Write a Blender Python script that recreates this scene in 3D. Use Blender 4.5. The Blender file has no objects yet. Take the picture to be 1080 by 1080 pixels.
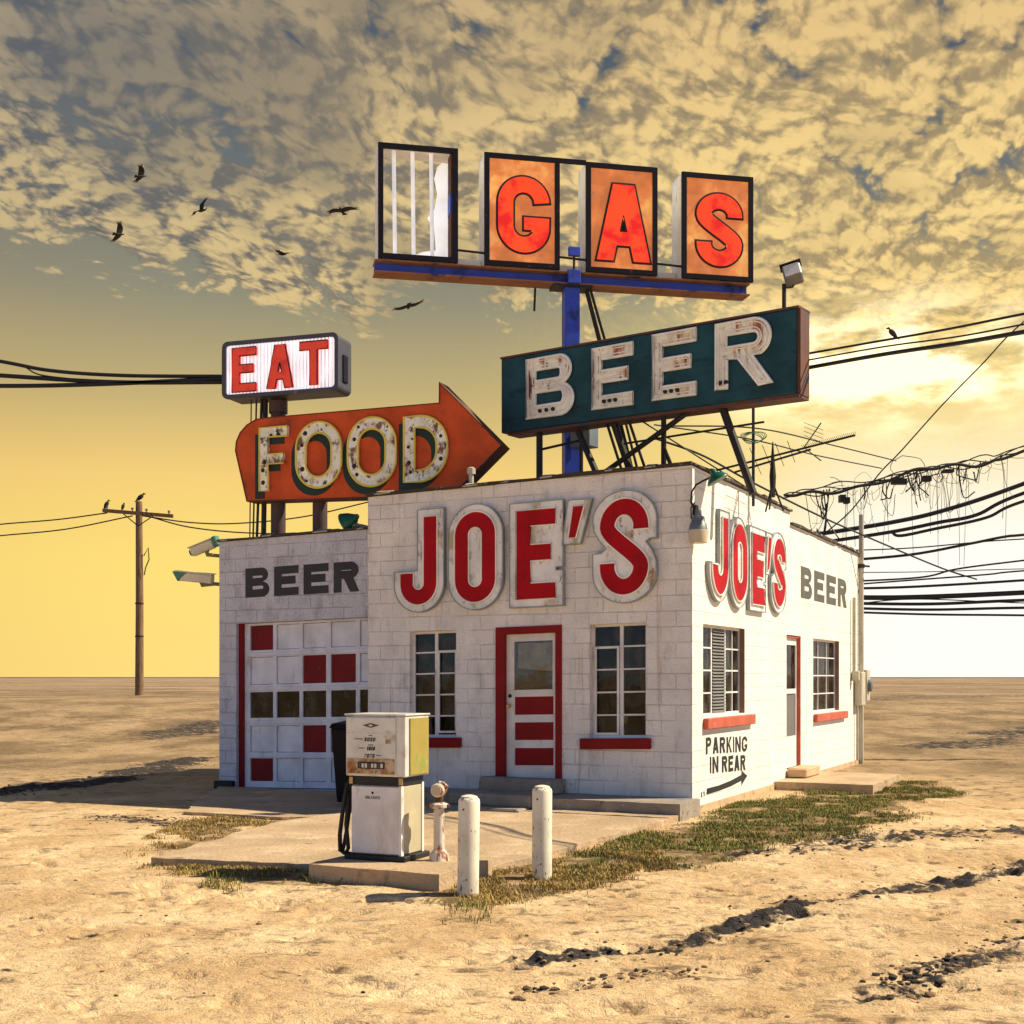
import bpy, bmesh, math, random
import numpy as np
from mathutils import Vector, Matrix, Euler
from mathutils.geometry import tessellate_polygon
random.seed(7); rng = np.random.default_rng(11)
PI = math.pi; R = math.radians
scn = bpy.context.scene; COL = scn.collection

# ------------------------------------------------------------------ camera numbers / surveying helpers
F = 1372.; EYE = 1.8; HZ = 714.
def P(px, py, d):                      # a point seen in direction px,py standing d metres away
    return Vector(((px-540)/F*d, d, EYE+(HZ-py)/F*d))
def gpt(px, py, z=0.):                 # the point of level ground seen there
    d = (EYE-z)*F/(py-HZ); return Vector(((px-540)/F*d, d, z))
class Frame:                           # upright plane with its own local axes
    def __init__(s, loc, deg):
        s.loc = Vector(loc); s.rz = R(deg)
        s.lx = Vector((math.cos(s.rz), math.sin(s.rz), 0)); s.ly = Vector((-math.sin(s.rz), math.cos(s.rz), 0))
    def local(s, p):
        q = Vector(p)-s.loc; return Vector((q.dot(s.lx), q.dot(s.ly), q.z))
    def world(s, p): return s.loc+s.lx*p[0]+s.ly*p[1]+Vector((0, 0, p[2]))
    def at(s, px, py, off=0.):         # (x,z) on the plane local y = off
        r = Vector(((px-540)/F, 1., (HZ-py)/F)); o = Vector((0, 0, EYE))
        t = (off-(o-s.loc).dot(s.ly))/r.dot(s.ly)
        q = s.local(o+r*t); return q.x, q.z
B = Frame((2.33, 16.9, 0), -25.8)
SH = .024                              # the old front has settled to the left by this much per metre

# ------------------------------------------------------------------ mesh builder
class MB:
    def __init__(s): s.v = []; s.f = []
    def add(s, vs, fs):
        n = len(s.v); s.v += [tuple(v) for v in vs]; s.f += [tuple(i+n for i in f) for f in fs]; return s
    def box(s, x0, x1, y0, y1, z0, z1):
        return s.add([(x0,y0,z0),(x1,y0,z0),(x1,y1,z0),(x0,y1,z0),(x0,y0,z1),(x1,y0,z1),(x1,y1,z1),(x0,y1,z1)],
                     [(0,3,2,1),(4,5,6,7),(0,1,5,4),(1,2,6,5),(2,3,7,6),(3,0,4,7)])
    def quad(s, a, b, c, d): return s.add([a, b, c, d], [(0,1,2,3)])
    def tube(s, pts, r, n=8, closed=False, cap=True):
        pts = [Vector(p) for p in pts]; m = len(pts)
        rs = r if isinstance(r, (list, tuple)) else [r]*m
        vs = []; fs = []; up = None
        for i, p in enumerate(pts):
            if closed: t = pts[(i+1) % m]-pts[i-1]
            else: t = pts[min(i+1, m-1)]-pts[max(i-1, 0)]
            t = t.normalized() if t.length > 1e-9 else Vector((0,0,1))
            if up is None:
                up = Vector((0,0,1)) if abs(t.z) < .9 else Vector((1,0,0))
            a = (up-t*up.dot(t)); a = a.normalized() if a.length > 1e-6 else t.orthogonal().normalized()
            up = a; b = t.cross(a)
            for k in range(n):
                w = 2*PI*k/n; vs.append(p+(a*math.cos(w)+b*math.sin(w))*rs[i])
        for i in range(m if closed else m-1):
            j = (i+1) % m
            for k in range(n):
                fs.append((i*n+k, i*n+(k+1) % n, j*n+(k+1) % n, j*n+k))
        if cap and not closed:
            fs.append(tuple(range(n-1, -1, -1))); fs.append(tuple((m-1)*n+k for k in range(n)))
        return s.add(vs, fs)
    def lathe(s, prof, n=20, c=(0,0,0), axis='z'):
        vs = []; fs = []
        for r, h in prof:
            for k in range(n):
                w = 2*PI*k/n; a, b = r*math.cos(w), r*math.sin(w)
                v = {'z': (a, b, h), 'y': (a, h, b), 'x': (h, a, b)}[axis]
                vs.append((v[0]+c[0], v[1]+c[1], v[2]+c[2]))
        for i in range(len(prof)-1):
            for k in range(n): fs.append((i*n+k, i*n+(k+1) % n, (i+1)*n+(k+1) % n, (i+1)*n+k))
        if prof[0][0] > 1e-6: fs.append(tuple(range(n-1, -1, -1)))
        if prof[-1][0] > 1e-6: fs.append(tuple((len(prof)-1)*n+k for k in range(n)))
        return s.add(vs, fs)
    def prism(s, loops, d0, d1, mp):   # 2D loops (holes allowed) between depths d0 (front) and d1, mp(u,v,d)->xyz
        flat = [p for L in loops for p in L]
        tris = tessellate_polygon([[Vector((p[0], p[1], 0)) for p in L] for L in loops])
        n = len(flat); vs = [mp(p[0], p[1], d0) for p in flat]+[mp(p[0], p[1], d1) for p in flat]
        fs = []
        for t in tris: fs.append(tuple(t)); fs.append(tuple(i+n for i in reversed(t)))
        k = 0
        for L in loops:
            m = len(L)
            for i in range(m):
                a, b = k+i, k+(i+1) % m; fs.append((a, b, b+n, a+n))
            k += m
        return s.add(vs, fs)
    def build(s, name, mat, parent=None, bevel=0, shear=False, smooth=False, jitter=0, seg=1, xf=None, uvscale=1):
        me = bpy.data.meshes.new(name); vs = s.v
        if xf: vs = [tuple(xf @ Vector(v)) for v in vs]
        me.from_pydata(vs, [], s.f); me.update()
        bm = bmesh.new(); bm.from_mesh(me)
        if jitter or bevel: bmesh.ops.remove_doubles(bm, verts=bm.verts, dist=1e-5)
        bmesh.ops.recalc_face_normals(bm, faces=bm.faces)
        if bevel:
            es = [e for e in bm.edges if len(e.link_faces) == 2 and e.calc_face_angle(0) > .5]
            bmesh.ops.bevel(bm, geom=es, offset=bevel, segments=seg, affect='EDGES', profile=.6, clamp_overlap=True)
        if jitter:
            for v in bm.verts: v.co += Vector([random.uniform(-jitter, jitter) for _ in range(3)])
        if shear:
            for v in bm.verts: v.co.z += SH*v.co.x
        uv = bm.loops.layers.uv.new('UVMap'); bm.normal_update()
        for f in bm.faces:
            n = f.normal; a = (abs(n.x), abs(n.y), abs(n.z)); k = a.index(max(a)); f.smooth = smooth
            for l in f.loops:
                c = l.vert.co
                l[uv].uv = ((c.y, c.z), (c.x, c.z), (c.x, c.y))[k]
        bm.to_mesh(me); bm.free()
        if mat: me.materials.append(mat)
        o = bpy.data.objects.new(name, me); COL.objects.link(o)
        if parent: o.parent = parent
        if smooth:
            try: me.set_sharp_from_angle(angle=R(40))
            except Exception: pass
        return o
def tag(o, label=None, cat=None, group=None, kind=None):
    if label: o['label'] = label
    if cat: o['category'] = cat
    if group: o['group'] = group
    if kind: o['kind'] = kind
    return o
def thing(name, label, cat, loc=(0,0,0), rz=0, group=None):
    o = bpy.data.objects.new(name, None); o.empty_display_size = .2; COL.objects.link(o)
    o.location = loc; o.rotation_euler = (0, 0, rz); return tag(o, label, cat, group)
def wall(u0, u1, z0, z1, holes, d0, d1, mp):   # a wall with openings: faces only where they show
    us = sorted({u0, u1, *[h[0] for h in holes], *[h[1] for h in holes]}); zs = sorted({z0, z1, *[h[2] for h in holes], *[h[3] for h in holes]})
    us = [u for u in us if u0 <= u <= u1]; zs = [z for z in zs if z0 <= z <= z1]
    def solid(i, j):
        if i < 0 or j < 0 or i >= len(us)-1 or j >= len(zs)-1: return False
        u = (us[i]+us[i+1])/2; z = (zs[j]+zs[j+1])/2
        return not any(h[0] < u < h[1] and h[2] < z < h[3] for h in holes)
    m = MB()
    for i in range(len(us)-1):
        for j in range(len(zs)-1):
            if not solid(i, j): continue
            a, b, c, d = us[i], us[i+1], zs[j], zs[j+1]
            m.quad(mp(a,c,d0), mp(b,c,d0), mp(b,d,d0), mp(a,d,d0)); m.quad(mp(b,c,d1), mp(a,c,d1), mp(a,d,d1), mp(b,d,d1))
            if not solid(i-1, j): m.quad(mp(a,c,d1), mp(a,c,d0), mp(a,d,d0), mp(a,d,d1))
            if not solid(i+1, j): m.quad(mp(b,c,d0), mp(b,c,d1), mp(b,d,d1), mp(b,d,d0))
            if not solid(i, j-1): m.quad(mp(a,c,d0), mp(a,c,d1), mp(b,c,d1), mp(b,c,d0))
            if not solid(i, j+1): m.quad(mp(a,d,d0), mp(b,d,d0), mp(b,d,d1), mp(a,d,d1))
    return m

# ------------------------------------------------------------------ materials
def hexc(r, g, b):                     # display colour -> linear
    def c(x):
        x /= 255.; return x/12.92 if x <= .04045 else ((x+.055)/1.055)**2.4
    return (c(r), c(g), c(b), 1)
class NT:
    def __init__(s, tree): s.t = tree; s.n = tree.nodes; s.l = tree.links
    def node(s, typ, **kw):
        n = s.n.new(typ)
        for k, v in kw.items(): setattr(n, k, v)
        return n
    def put(s, sock, v):
        if hasattr(v, 'is_output'): s.l.new(v, sock)
        elif v is not None: sock.default_value = v
    def math(s, op, a, b=None, c=None, clamp=False):
        n = s.node('ShaderNodeMath', operation=op, use_clamp=clamp)
        for i, x in enumerate((a, b, c)):
            if x is not None: s.put(n.inputs[i], x)
        return n.outputs[0]
    def vmath(s, op, a, b=None):
        n = s.node('ShaderNodeVectorMath', operation=op); s.put(n.inputs[0], a)
        if b is not None: s.put(n.inputs[1], b)
        return n.outputs[0]
    def mix(s, f, a, b, bt='MIX'):
        n = s.node('ShaderNodeMix', data_type='RGBA', blend_type=bt)
        s.put(n.inputs[0], f); s.put(n.inputs[6], a); s.put(n.inputs[7], b); return n.outputs[2]
    def ss(s, v, lo, hi, a=0., b=1.):
        n = s.node('ShaderNodeMapRange', interpolation_type='SMOOTHSTEP')
        for i, x in enumerate((v, lo, hi, a, b)): s.put(n.inputs[i], x)
        return n.outputs[0]
    def noise(s, vec, scale, detail=4, rough=.55, dist=0):
        n = s.node('ShaderNodeTexNoise'); s.put(n.inputs['Vector'], vec)
        s.put(n.inputs['Scale'], scale); n.inputs['Detail'].default_value = detail
        n.inputs['Roughness'].default_value = rough; n.inputs['Distortion'].default_value = dist
        return n.outputs['Fac']
    def vscale(s, vec, sc):
        n = s.node('ShaderNodeMapping'); s.put(n.inputs['Vector'], vec); n.inputs['Scale'].default_value = sc; return n.outputs[0]
    def xyz(s, v):
        n = s.node('ShaderNodeSeparateXYZ'); s.put(n.inputs[0], v); return n.outputs
    def vec(s, x, y, z):
        n = s.node('ShaderNodeCombineXYZ')
        for i, q in enumerate((x, y, z)): s.put(n.inputs[i], q)
        return n.outputs[0]
    def ramp(s, f, pts, interp='LINEAR'):
        n = s.node('ShaderNodeValToRGB'); s.put(n.inputs[0], f); e = n.color_ramp.elements; n.color_ramp.interpolation = interp
        while len(e) < len(pts): e.new(.5)
        for q, (p, c) in zip(e, pts): q.position = p; q.color = c
        return n.outputs[0]
def MAT(name, col, rough=.7, metal=0., layers=(), bump=None, var=.12, vscale=3., coord='Object', emit=0., brick=None, spec=.4, fn=None):
    """layers: (colour, scale xyz, lo, hi) patches of stain/rust/chipped paint; bump: (scale, strength)"""
    m = bpy.data.materials.new(name); m.use_nodes = True; t = NT(m.node_tree)
    p = t.n['Principled BSDF']; tc = t.node('ShaderNodeTexCoord'); co = tc.outputs[coord]
    c = tuple(col[:3])+(1,)
    v = t.noise(co, vscale, 5)
    lo = tuple(x*(1-var) for x in c[:3])+(1,); hi = tuple(min(1, x*(1+var)) for x in c[:3])+(1,)
    cc = t.mix(t.ss(v, .3, .7), lo, hi); rr = rough
    for L in layers:
        k = t.ss(t.noise(t.vscale(co, L[1]), 1, 6, .65), L[2], L[3]); cc = t.mix(k, cc, tuple(L[0][:3])+(1,))
    hs = None
    if brick:
        bn = t.node('ShaderNodeTexBrick'); t.put(bn.inputs['Vector'], tc.outputs['UV'])
        bn.inputs['Scale'].default_value = 1; bn.inputs['Brick Width'].default_value = brick[0]; bn.inputs['Row Height'].default_value = brick[1]
        bn.inputs['Mortar Size'].default_value = brick[2]; bn.inputs['Mortar Smooth'].default_value = .6
        mk = t.math('MULTIPLY', bn.outputs['Fac'], t.ss(t.noise(co, 1.3, 3), .33, .6))
        cc = t.mix(t.math('MULTIPLY', mk, brick[3]), cc, brick[4]); hs = t.math('MULTIPLY', mk, -1.)
    if fn: cc = fn(t, tc, cc)
    t.put(p.inputs['Base Color'], cc); t.put(p.inputs['Roughness'], rr); p.inputs['Metallic'].default_value = metal
    p.inputs['Specular IOR Level'].default_value = spec
    if emit: t.put(p.inputs['Emission Color'], cc); p.inputs['Emission Strength'].default_value = emit
    if bump or brick:
        h = t.noise(co, bump[0], 5, .6) if bump else None
        b = t.node('ShaderNodeBump'); b.inputs['Distance'].default_value = .02
        if h is not None and hs is not None: h = t.math('ADD', t.math('MULTIPLY', h, bump[2] if len(bump) > 2 else .5), hs)
        elif h is None: h = hs
        b.inputs['Strength'].default_value = bump[1] if bump else .4
        t.put(b.inputs['Height'], h); t.put(p.inputs['Normal'], b.outputs[0])
    return m
dirt = (.16, .12, .085); rust = (.16, .05, .018); rust2 = (.30, .10, .03); white = (.74, .71, .66)
M = {}
M['block'] = MAT('painted_block', (.84, .795, .74), .85, var=.09, vscale=1.6, bump=(42, .9, .8), brick=(.41, .205, .007, .13, (.46,.42,.40,1)),
    layers=[((.62,.58,.55), (4,4,2.), .50, .74), ((.34,.30,.27), (38,38,38), .57, .72), ((.40,.35,.30), (11,11,2.2), .62, .80), ((.50,.36,.25), (6,6,.30), .58, .76), ((.47,.44,.42), (3.3,3.3,5), .69, .705), (dirt, (2,2,7), .72, .95)])
M['block_side'] = MAT('painted_block_sunlit', (.82, .79, .69), .85, var=.05, vscale=1.2, bump=(42, .7, .7), brick=(.41, .205, .008, .20, (.5,.42,.3,1)),
    layers=[((.66,.58,.42), (3,3,1.1), .56, .82), ((.45,.36,.25), (9,9,9), .7, .84)])  # same paint as the front wall, warm sunlight put into its cream tint
M['block_garage'] = MAT('painted_block_grey', (.63, .625, .68), .85, var=.09, vscale=1.6, bump=(42, .9, .8), brick=(.41, .205, .007, .18, (.36,.34,.34,1)),
    layers=[((.43,.42,.45), (4,4,2.), .50, .74), ((.24,.23,.25), (38,38,38), .555, .70), ((.35,.33,.34), (11,11,2.2), .62, .80)])
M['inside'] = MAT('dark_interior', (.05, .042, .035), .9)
M['footing'] = MAT('footing', (.58, .38, .22), .9, bump=(20, .5), layers=[((.3,.2,.12), (4,4,9), .5, .75)])
M['tar'] = MAT('roof_tar', (.055, .045, .04), .9, bump=(30, .5), layers=[((.32,.25,.16), (5,5,5), .58, .7)])
M['flashing'] = MAT('pale_flashing', (.5, .43, .33), .75, layers=[((.1,.07,.05), (7,7,7), .5, .62)])
M['white_paint'] = MAT('white_paint', white, .6, layers=[((.38,.33,.28), (14,14,5), .62, .78)])
M['garage_white'] = MAT('garage_paint', (.72, .72, .77), .6, layers=[((.12,.10,.09), (30,30,18), .66, .72), ((.45,.44,.46), (5,5,2), .55, .75)])
M['garage_red'] = MAT('garage_red', (.20, .008, .010), .6, spec=.2, layers=[((.11,.012,.012), (6,6,3), .5, .75), ((.34,.06,.05), (3,3,1.), .58, .78), ((.5,.45,.45), (26,26,14), .70, .74)])
M['red_paint'] = MAT('red_paint', (.24, .006, .007), .6, spec=.2, layers=[((.16,.015,.012), (10,10,5), .55, .75), ((.45,.3,.25), (22,22,10), .72, .8)])
M['faded_red'] = MAT('faded_red', (.50, .10, .055), .7, layers=[((.62,.26,.17), (9,9,9), .55, .75)])
M['concrete'] = MAT('concrete', (.46, .32, .19), .9, bump=(22, .9, 1.), vscale=1.5, var=.16, layers=[((.62,.46,.29), (1.4,1.4,1.4), .48, .72), ((.24,.16,.10), (3,3,3), .58, .74), ((.20,.13,.08), (50,50,50), .60, .72), ((.08,.06,.04), (6,6,6), .66, .72)])
M['concrete_grey'] = MAT('concrete_grey', (.30, .25, .20), .9, bump=(24, .6), vscale=3, layers=[((.13,.11,.07), (5,5,9), .55, .7), ((.45,.40,.32), (7,7,7), .6, .75)])
M['dark_paint'] = MAT('charcoal_lettering', (.045, .043, .048), .8, layers=[((.12,.11,.11), (40,40,40), .62, .74)])
M['grey_paint'] = MAT('grey_lettering', (.10, .095, .085), .8, layers=[((.22,.2,.17), (40,40,40), .6, .74)])
M['black_paint'] = MAT('black_lettering', (.018, .017, .016), .8, layers=[((.09,.085,.07), (24,24,24), .6, .74)])
M['channel'] = MAT('weathered_zinc', (.80, .78, .74), .5, 0., layers=[((.30,.31,.30), (6,6,4), .52, .72), ((.50,.40,.24), (3,3,2), .52, .68), (rust2, (4,4,1.6), .60, .68), (rust, (9,9,4), .64, .70)])
M['channel_side'] = MAT('zinc_edge', (.30, .33, .34), .5, .3, layers=[((.35,.36,.36), (9,9,9), .55, .7), (rust, (9,9,9), .68, .75)])
M['letter_red'] = MAT('letter_red', (.40, .003, .008), .6, spec=.15, layers=[((.22,.006,.008), (3,3,1.5), .55, .75), ((.55,.22,.17), (12,12,2.0), .74, .82)])
M['tube_cream'] = MAT('glass_tube', (.92, .88, .78), .3)
M['food_orange'] = MAT('sign_orange', (.60, .088, .020), .6, spec=.2, vscale=2, var=.2, layers=[((.24,.05,.02), (3,3,3), .55, .78), ((.06,.03,.02), (17,17,17), .70, .76), ((.50,.13,.05), (2,2,6), .6, .8)])
M['rust_edge'] = MAT('rusty_edge', (.10, .04, .025), .8, layers=[(rust2, (6,6,6), .55, .75)])
M['food_letter'] = MAT('enamel_rusted', (.93, .90, .78), .4, layers=[((.62,.52,.30), (6,6,4), .50, .70), ((.22,.09,.03), (5,5,4), .53, .62), ((.035,.02,.012), (8,8,6), .59, .65)])
M['yellow'] = MAT('yellow_outline', (.80, .66, .10), .5, layers=[((.3,.2,.03), (12,12,12), .6, .75)])
M['green_shadow'] = MAT('dark_green_shadow', (.012, .032, .022), .6)
M['teal'] = MAT('sign_teal', (.012, .062, .080), .55, spec=.25, vscale=2, var=.3, layers=[((.006,.022,.028), (2,2,5), .5, .75), ((.06,.03,.018), (6,6,3), .64, .74)])
M['teal_rust'] = MAT('sign_teal_rust', (.13, .05, .035), .7, layers=[((.03,.06,.075), (5,5,5), .5, .62)])
M['beer_letter'] = MAT('beer_enamel', (.92, .88, .76), .45, layers=[((.62,.56,.44), (9,9,9), .5, .7), ((.62,.42,.20), (2.6,2.6,.9), .53, .64), ((.40,.12,.03), (2.8,2.8,.55), .545, .61), (rust, (5,5,1.2), .595, .66)])
M['tube_white'] = MAT('tube_white', (.93, .91, .85), .3)
M['blue_steel'] = MAT('blue_steel', (.03, .07, .48), .5, .1, layers=[((.014,.022,.12), (4,4,4), .5, .7), (rust, (5,5,5), .62, .72)])
M['rust_steel'] = MAT('rusty_steel', (.30, .13, .06), .75, 0., layers=[((.03,.035,.10), (4,4,4), .52, .7)])
M['dark_steel'] = MAT('dark_steel', (.028, .024, .022), .6, .3, layers=[(rust, (8,8,8), .6, .75)])
M['brown_pole'] = MAT('brown_pole', (.075, .045, .042), .6, .1, layers=[(rust, (6,6,3), .56, .72)])
M['navy_frame'] = MAT('navy_frame', (.007, .006, .014), .6, spec=.15, layers=[(rust, (7,7,7), .64, .74)])
M['cab_white'] = MAT('cabinet_white', (.93, .91, .85), .6, layers=[((.5,.42,.3), (8,8,3), .6, .8)])
def orange_face(t, tc, cc): return cc
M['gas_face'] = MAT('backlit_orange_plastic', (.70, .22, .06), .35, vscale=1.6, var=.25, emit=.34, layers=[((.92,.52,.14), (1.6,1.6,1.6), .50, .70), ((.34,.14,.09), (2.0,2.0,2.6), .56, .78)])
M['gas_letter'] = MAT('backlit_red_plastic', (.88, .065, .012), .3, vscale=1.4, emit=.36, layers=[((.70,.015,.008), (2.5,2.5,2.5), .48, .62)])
M['black_line'] = MAT('black_outline', (.02, .010, .008), .5)
def groove_shade(t, tc, cc):  # rib shading put into the colour as darker stripes along x
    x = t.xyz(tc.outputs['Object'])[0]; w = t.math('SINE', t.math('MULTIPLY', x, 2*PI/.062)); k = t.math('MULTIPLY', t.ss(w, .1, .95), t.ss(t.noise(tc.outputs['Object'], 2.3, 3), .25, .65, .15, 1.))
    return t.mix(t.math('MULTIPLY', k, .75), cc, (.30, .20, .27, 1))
M['eat_face'] = MAT('lit_ribbed_plastic', (.92, .88, .93), .3, vscale=1.2, var=.10, emit=.45, layers=[((.42,.34,.40), (5,5,1.2), .60, .75)], fn=groove_shade)
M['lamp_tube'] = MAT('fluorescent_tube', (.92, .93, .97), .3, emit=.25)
M['gas_sheet'] = MAT('glowing_white_sheet', (.95, .93, .88), .4, emit=.40)  # added glow keeps the broken panel bright; the sheet is no lamp
M['eat_letter'] = MAT('lit_red_plastic', (.78, .06, .02), .35, vscale=1.4, emit=.15, layers=[((.55,.03,.015), (4,4,4), .5, .7)])
M['eat_frame'] = MAT('eat_frame', (.075, .075, .095), .5, .3, layers=[(rust, (9,9,9), .66, .75), ((.25,.25,.3), (6,6,2), .62, .75)])
M['wood'] = MAT('weathered_wood', (.22, .13, .07), .9, layers=[((.09,.05,.03), (12,12,1.2), .5, .65)], bump=(14, .5))
M['cable'] = MAT('black_cable', (.012, .012, .014), .6)
M['bird'] = MAT('black_feathers', (.010, .009, .009), .8)
M['bird_brown'] = MAT('brown_feathers', (.035, .022, .014), .8)
M['post_white'] = MAT('bollard_paint', (.74, .68, .54), .55, layers=[((.5,.42,.3), (5,5,2), .52, .75), ((.20,.08,.04), (24,24,12), .60, .66), ((.03,.02,.015), (15,15,13), .64, .67), ((.35,.27,.17), (9,9,1.5), .58, .75)])
M['pump_metal'] = MAT('pump_metal', (.68, .66, .60), .45, .25, layers=[((.36,.33,.27), (6,6,3), .5, .7), (rust2, (7,7,7), .68, .76)])
M['pump_face'] = MAT('pump_face', (.70, .69, .62), .45, layers=[((.45,.40,.30), (5,5,5), .5, .72)])
M['pump_white'] = MAT('pump_white', (.74, .72, .72), .4, layers=[((.56,.52,.50), (3,3,1.2), .48, .72), ((.42,.30,.20), (9,9,2.), .62, .74), (rust, (22,22,12), .68, .73)], bump=(6, .12))
M['pump_side'] = MAT('pump_side', (.50, .43, .28), .5, layers=[((.38,.31,.19), (4,4,2), .5, .75)])
M['pump_yellow'] = MAT('pump_yellow', (.36, .27, .055), .45, layers=[((.20,.26,.05), (3,3,3), .5, .7), ((.5,.45,.25), (7,7,3), .6, .75)])
M['pump_rust'] = MAT('pump_rust', (.55, .44, .30), .6, layers=[((.34,.15,.04), (7,7,7), .46, .6), (rust, (12,12,12), .56, .66)])
M['black_rubber'] = MAT('black_rubber', (.012, .012, .012), .55)
M['brass'] = MAT('brass', (.45, .30, .12), .4, .6)
M['rusty_white'] = MAT('rusty_white_pipe', (.70, .62, .52), .55, layers=[(rust2, (12,12,4), .50, .60), (rust, (15,15,7), .56, .64)])
M['bin'] = MAT('bin_plastic', (.006, .006, .007), .6, spec=.15)
M['lamp_green'] = MAT('lamp_green', (.012, .11, .065), .35, layers=[(rust, (20,20,20), .66, .74)])
M['lamp_inside'] = MAT('lamp_inside', (.68, .58, .42), .5)
M['lamp_grey'] = MAT('lamp_grey', (.16, .18, .19), .5, .3)
M['lamp_lens'] = MAT('lamp_lens', (.55, .45, .30), .35)
M['cam_white'] = MAT('camera_white', (.74, .68, .50), .5, layers=[((.5,.42,.25), (15,15,15), .55, .75)])
M['cam_green'] = MAT('camera_teal', (.07, .22, .16), .5)
M['cam_bracket'] = MAT('camera_bracket', (.20, .20, .10), .6, layers=[(rust, (20,20,20), .58, .7)])
M['conduit'] = MAT('conduit_grey', (.52, .47, .36), .6, .1, layers=[((.35,.3,.22), (9,9,2), .5, .7)])
M['fabric'] = MAT('curtain', (.62, .57, .47), .9)
M['paper'] = MAT('yellow_paper', (.50, .42, .14), .8)
M['louvre'] = MAT('louvre_slats', (.15, .14, .13), .6)
M['frame_worn'] = MAT('worn_frame', (.74, .71, .68), .6, layers=[((.30,.24,.20), (16,16,6), .58, .74)])
M['frame_brown'] = MAT('brown_frame', (.26, .15, .11), .7, layers=[((.55,.42,.33), (10,10,5), .6, .72)])
def glass(name, tint, refl=.16):
    m = bpy.data.materials.new(name); m.use_nodes = True; t = NT(m.node_tree); t.n.remove(t.n['Principled BSDF'])
    out = [n for n in t.n if n.type == 'OUTPUT_MATERIAL'][0]
    tc = t.node('ShaderNodeTexCoord'); g = t.node('ShaderNodeBsdfGlossy'); g.inputs['Roughness'].default_value = .03
    bp = t.node('ShaderNodeBump'); bp.inputs['Strength'].default_value = .12; bp.inputs['Distance'].default_value = .02
    t.put(bp.inputs['Height'], t.noise(tc.outputs['Object'], 3.2, 2)); t.put(g.inputs['Normal'], bp.outputs[0])
    tr = t.node('ShaderNodeBsdfTransparent'); tr.inputs[0].default_value = tuple(tint)+(1,)
    d = t.node('ShaderNodeBsdfDiffuse'); d.inputs[0].default_value = (.22,.19,.15,1)
    lw = t.node('ShaderNodeFresnel'); lw.inputs[0].default_value = 1.5
    mx = t.node('ShaderNodeMixShader'); t.put(mx.inputs[0], t.math('MULTIPLY', t.math('MULTIPLY_ADD', lw.outputs[0], .5, refl, clamp=True), t.math('SUBTRACT', 1., t.node('ShaderNodeNewGeometry').outputs['Backfacing']))); t.l.new(tr.outputs[0], mx.inputs[1]); t.l.new(g.outputs[0], mx.inputs[2])
    m2 = t.node('ShaderNodeMixShader'); t.put(m2.inputs[0], t.ss(t.noise(t.vscale(tc.outputs['Object'], (5,5,3.2)), 1, 7, .68), .42, .74, .01, .30)); t.l.new(mx.outputs[0], m2.inputs[1]); t.l.new(d.outputs[0], m2.inputs[2])
    t.l.new(m2.outputs[0], out.inputs[0]); return m
M['glass'] = glass('dusty_glass', (.50, .48, .45), .0)
M['glass_door'] = glass('door_glass', (.80, .78, .73), .03)

# ------------------------------------------------------------------ letter shapes (unit boxes, loops with holes)
def arc(cx, cy, rx, ry, a0, a1, n=14):
    return [(cx+rx*math.cos(R(a0+(a1-a0)*i/n)), cy+ry*math.sin(R(a0+(a1-a0)*i/n))) for i in range(n+1)]
def area(L): return .5*sum(L[i][0]*L[(i+1) % len(L)][1]-L[(i+1) % len(L)][0]*L[i][1] for i in range(len(L)))
def clean(L):
    o = []
    for p in L:
        if not o or math.dist(p, o[-1]) > 1e-5: o.append(p)
    if math.dist(o[0], o[-1]) < 1e-5: o.pop()
    return o
def orient(loops):
    out = []
    for i, L in enumerate(loops):
        L = clean(L); a = area(L)
        if (i == 0) != (a > 0): L = L[::-1]
        out.append(L)
    return out
def offset(loops, d):
    out = []
    for L in loops:
        n = len(L); Q = []
        for i in range(n):
            a, b, c = L[i-1], L[i], L[(i+1) % n]
            e1 = Vector((b[0]-a[0], b[1]-a[1])).normalized(); e2 = Vector((c[0]-b[0], c[1]-b[1])).normalized()
            n1 = Vector((e1.y, -e1.x)); n2 = Vector((e2.y, -e2.x)); s = n1+n2
            if s.length < 1e-4: s = n1
            s.normalize(); k = d/max(.45, s.dot(n1)); Q.append((b[0]+s.x*k, b[1]+s.y*k))
        out.append(Q)
    return out
def stroke(path, w):
    path = clean_open(path); n = len(path); A = []; Bq = []
    for i in range(n):
        t = Vector(path[min(i+1, n-1)])-Vector(path[max(i-1, 0)]); t.normalize(); nn = Vector((t.y, -t.x))*w/2
        A.append((path[i][0]+nn.x, path[i][1]+nn.y)); Bq.append((path[i][0]-nn.x, path[i][1]-nn.y))
    return [A+Bq[::-1]]
def clean_open(L):
    o = []
    for p in L:
        if not o or math.dist(p, o[-1]) > 1e-5: o.append(p)
    return o
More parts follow.
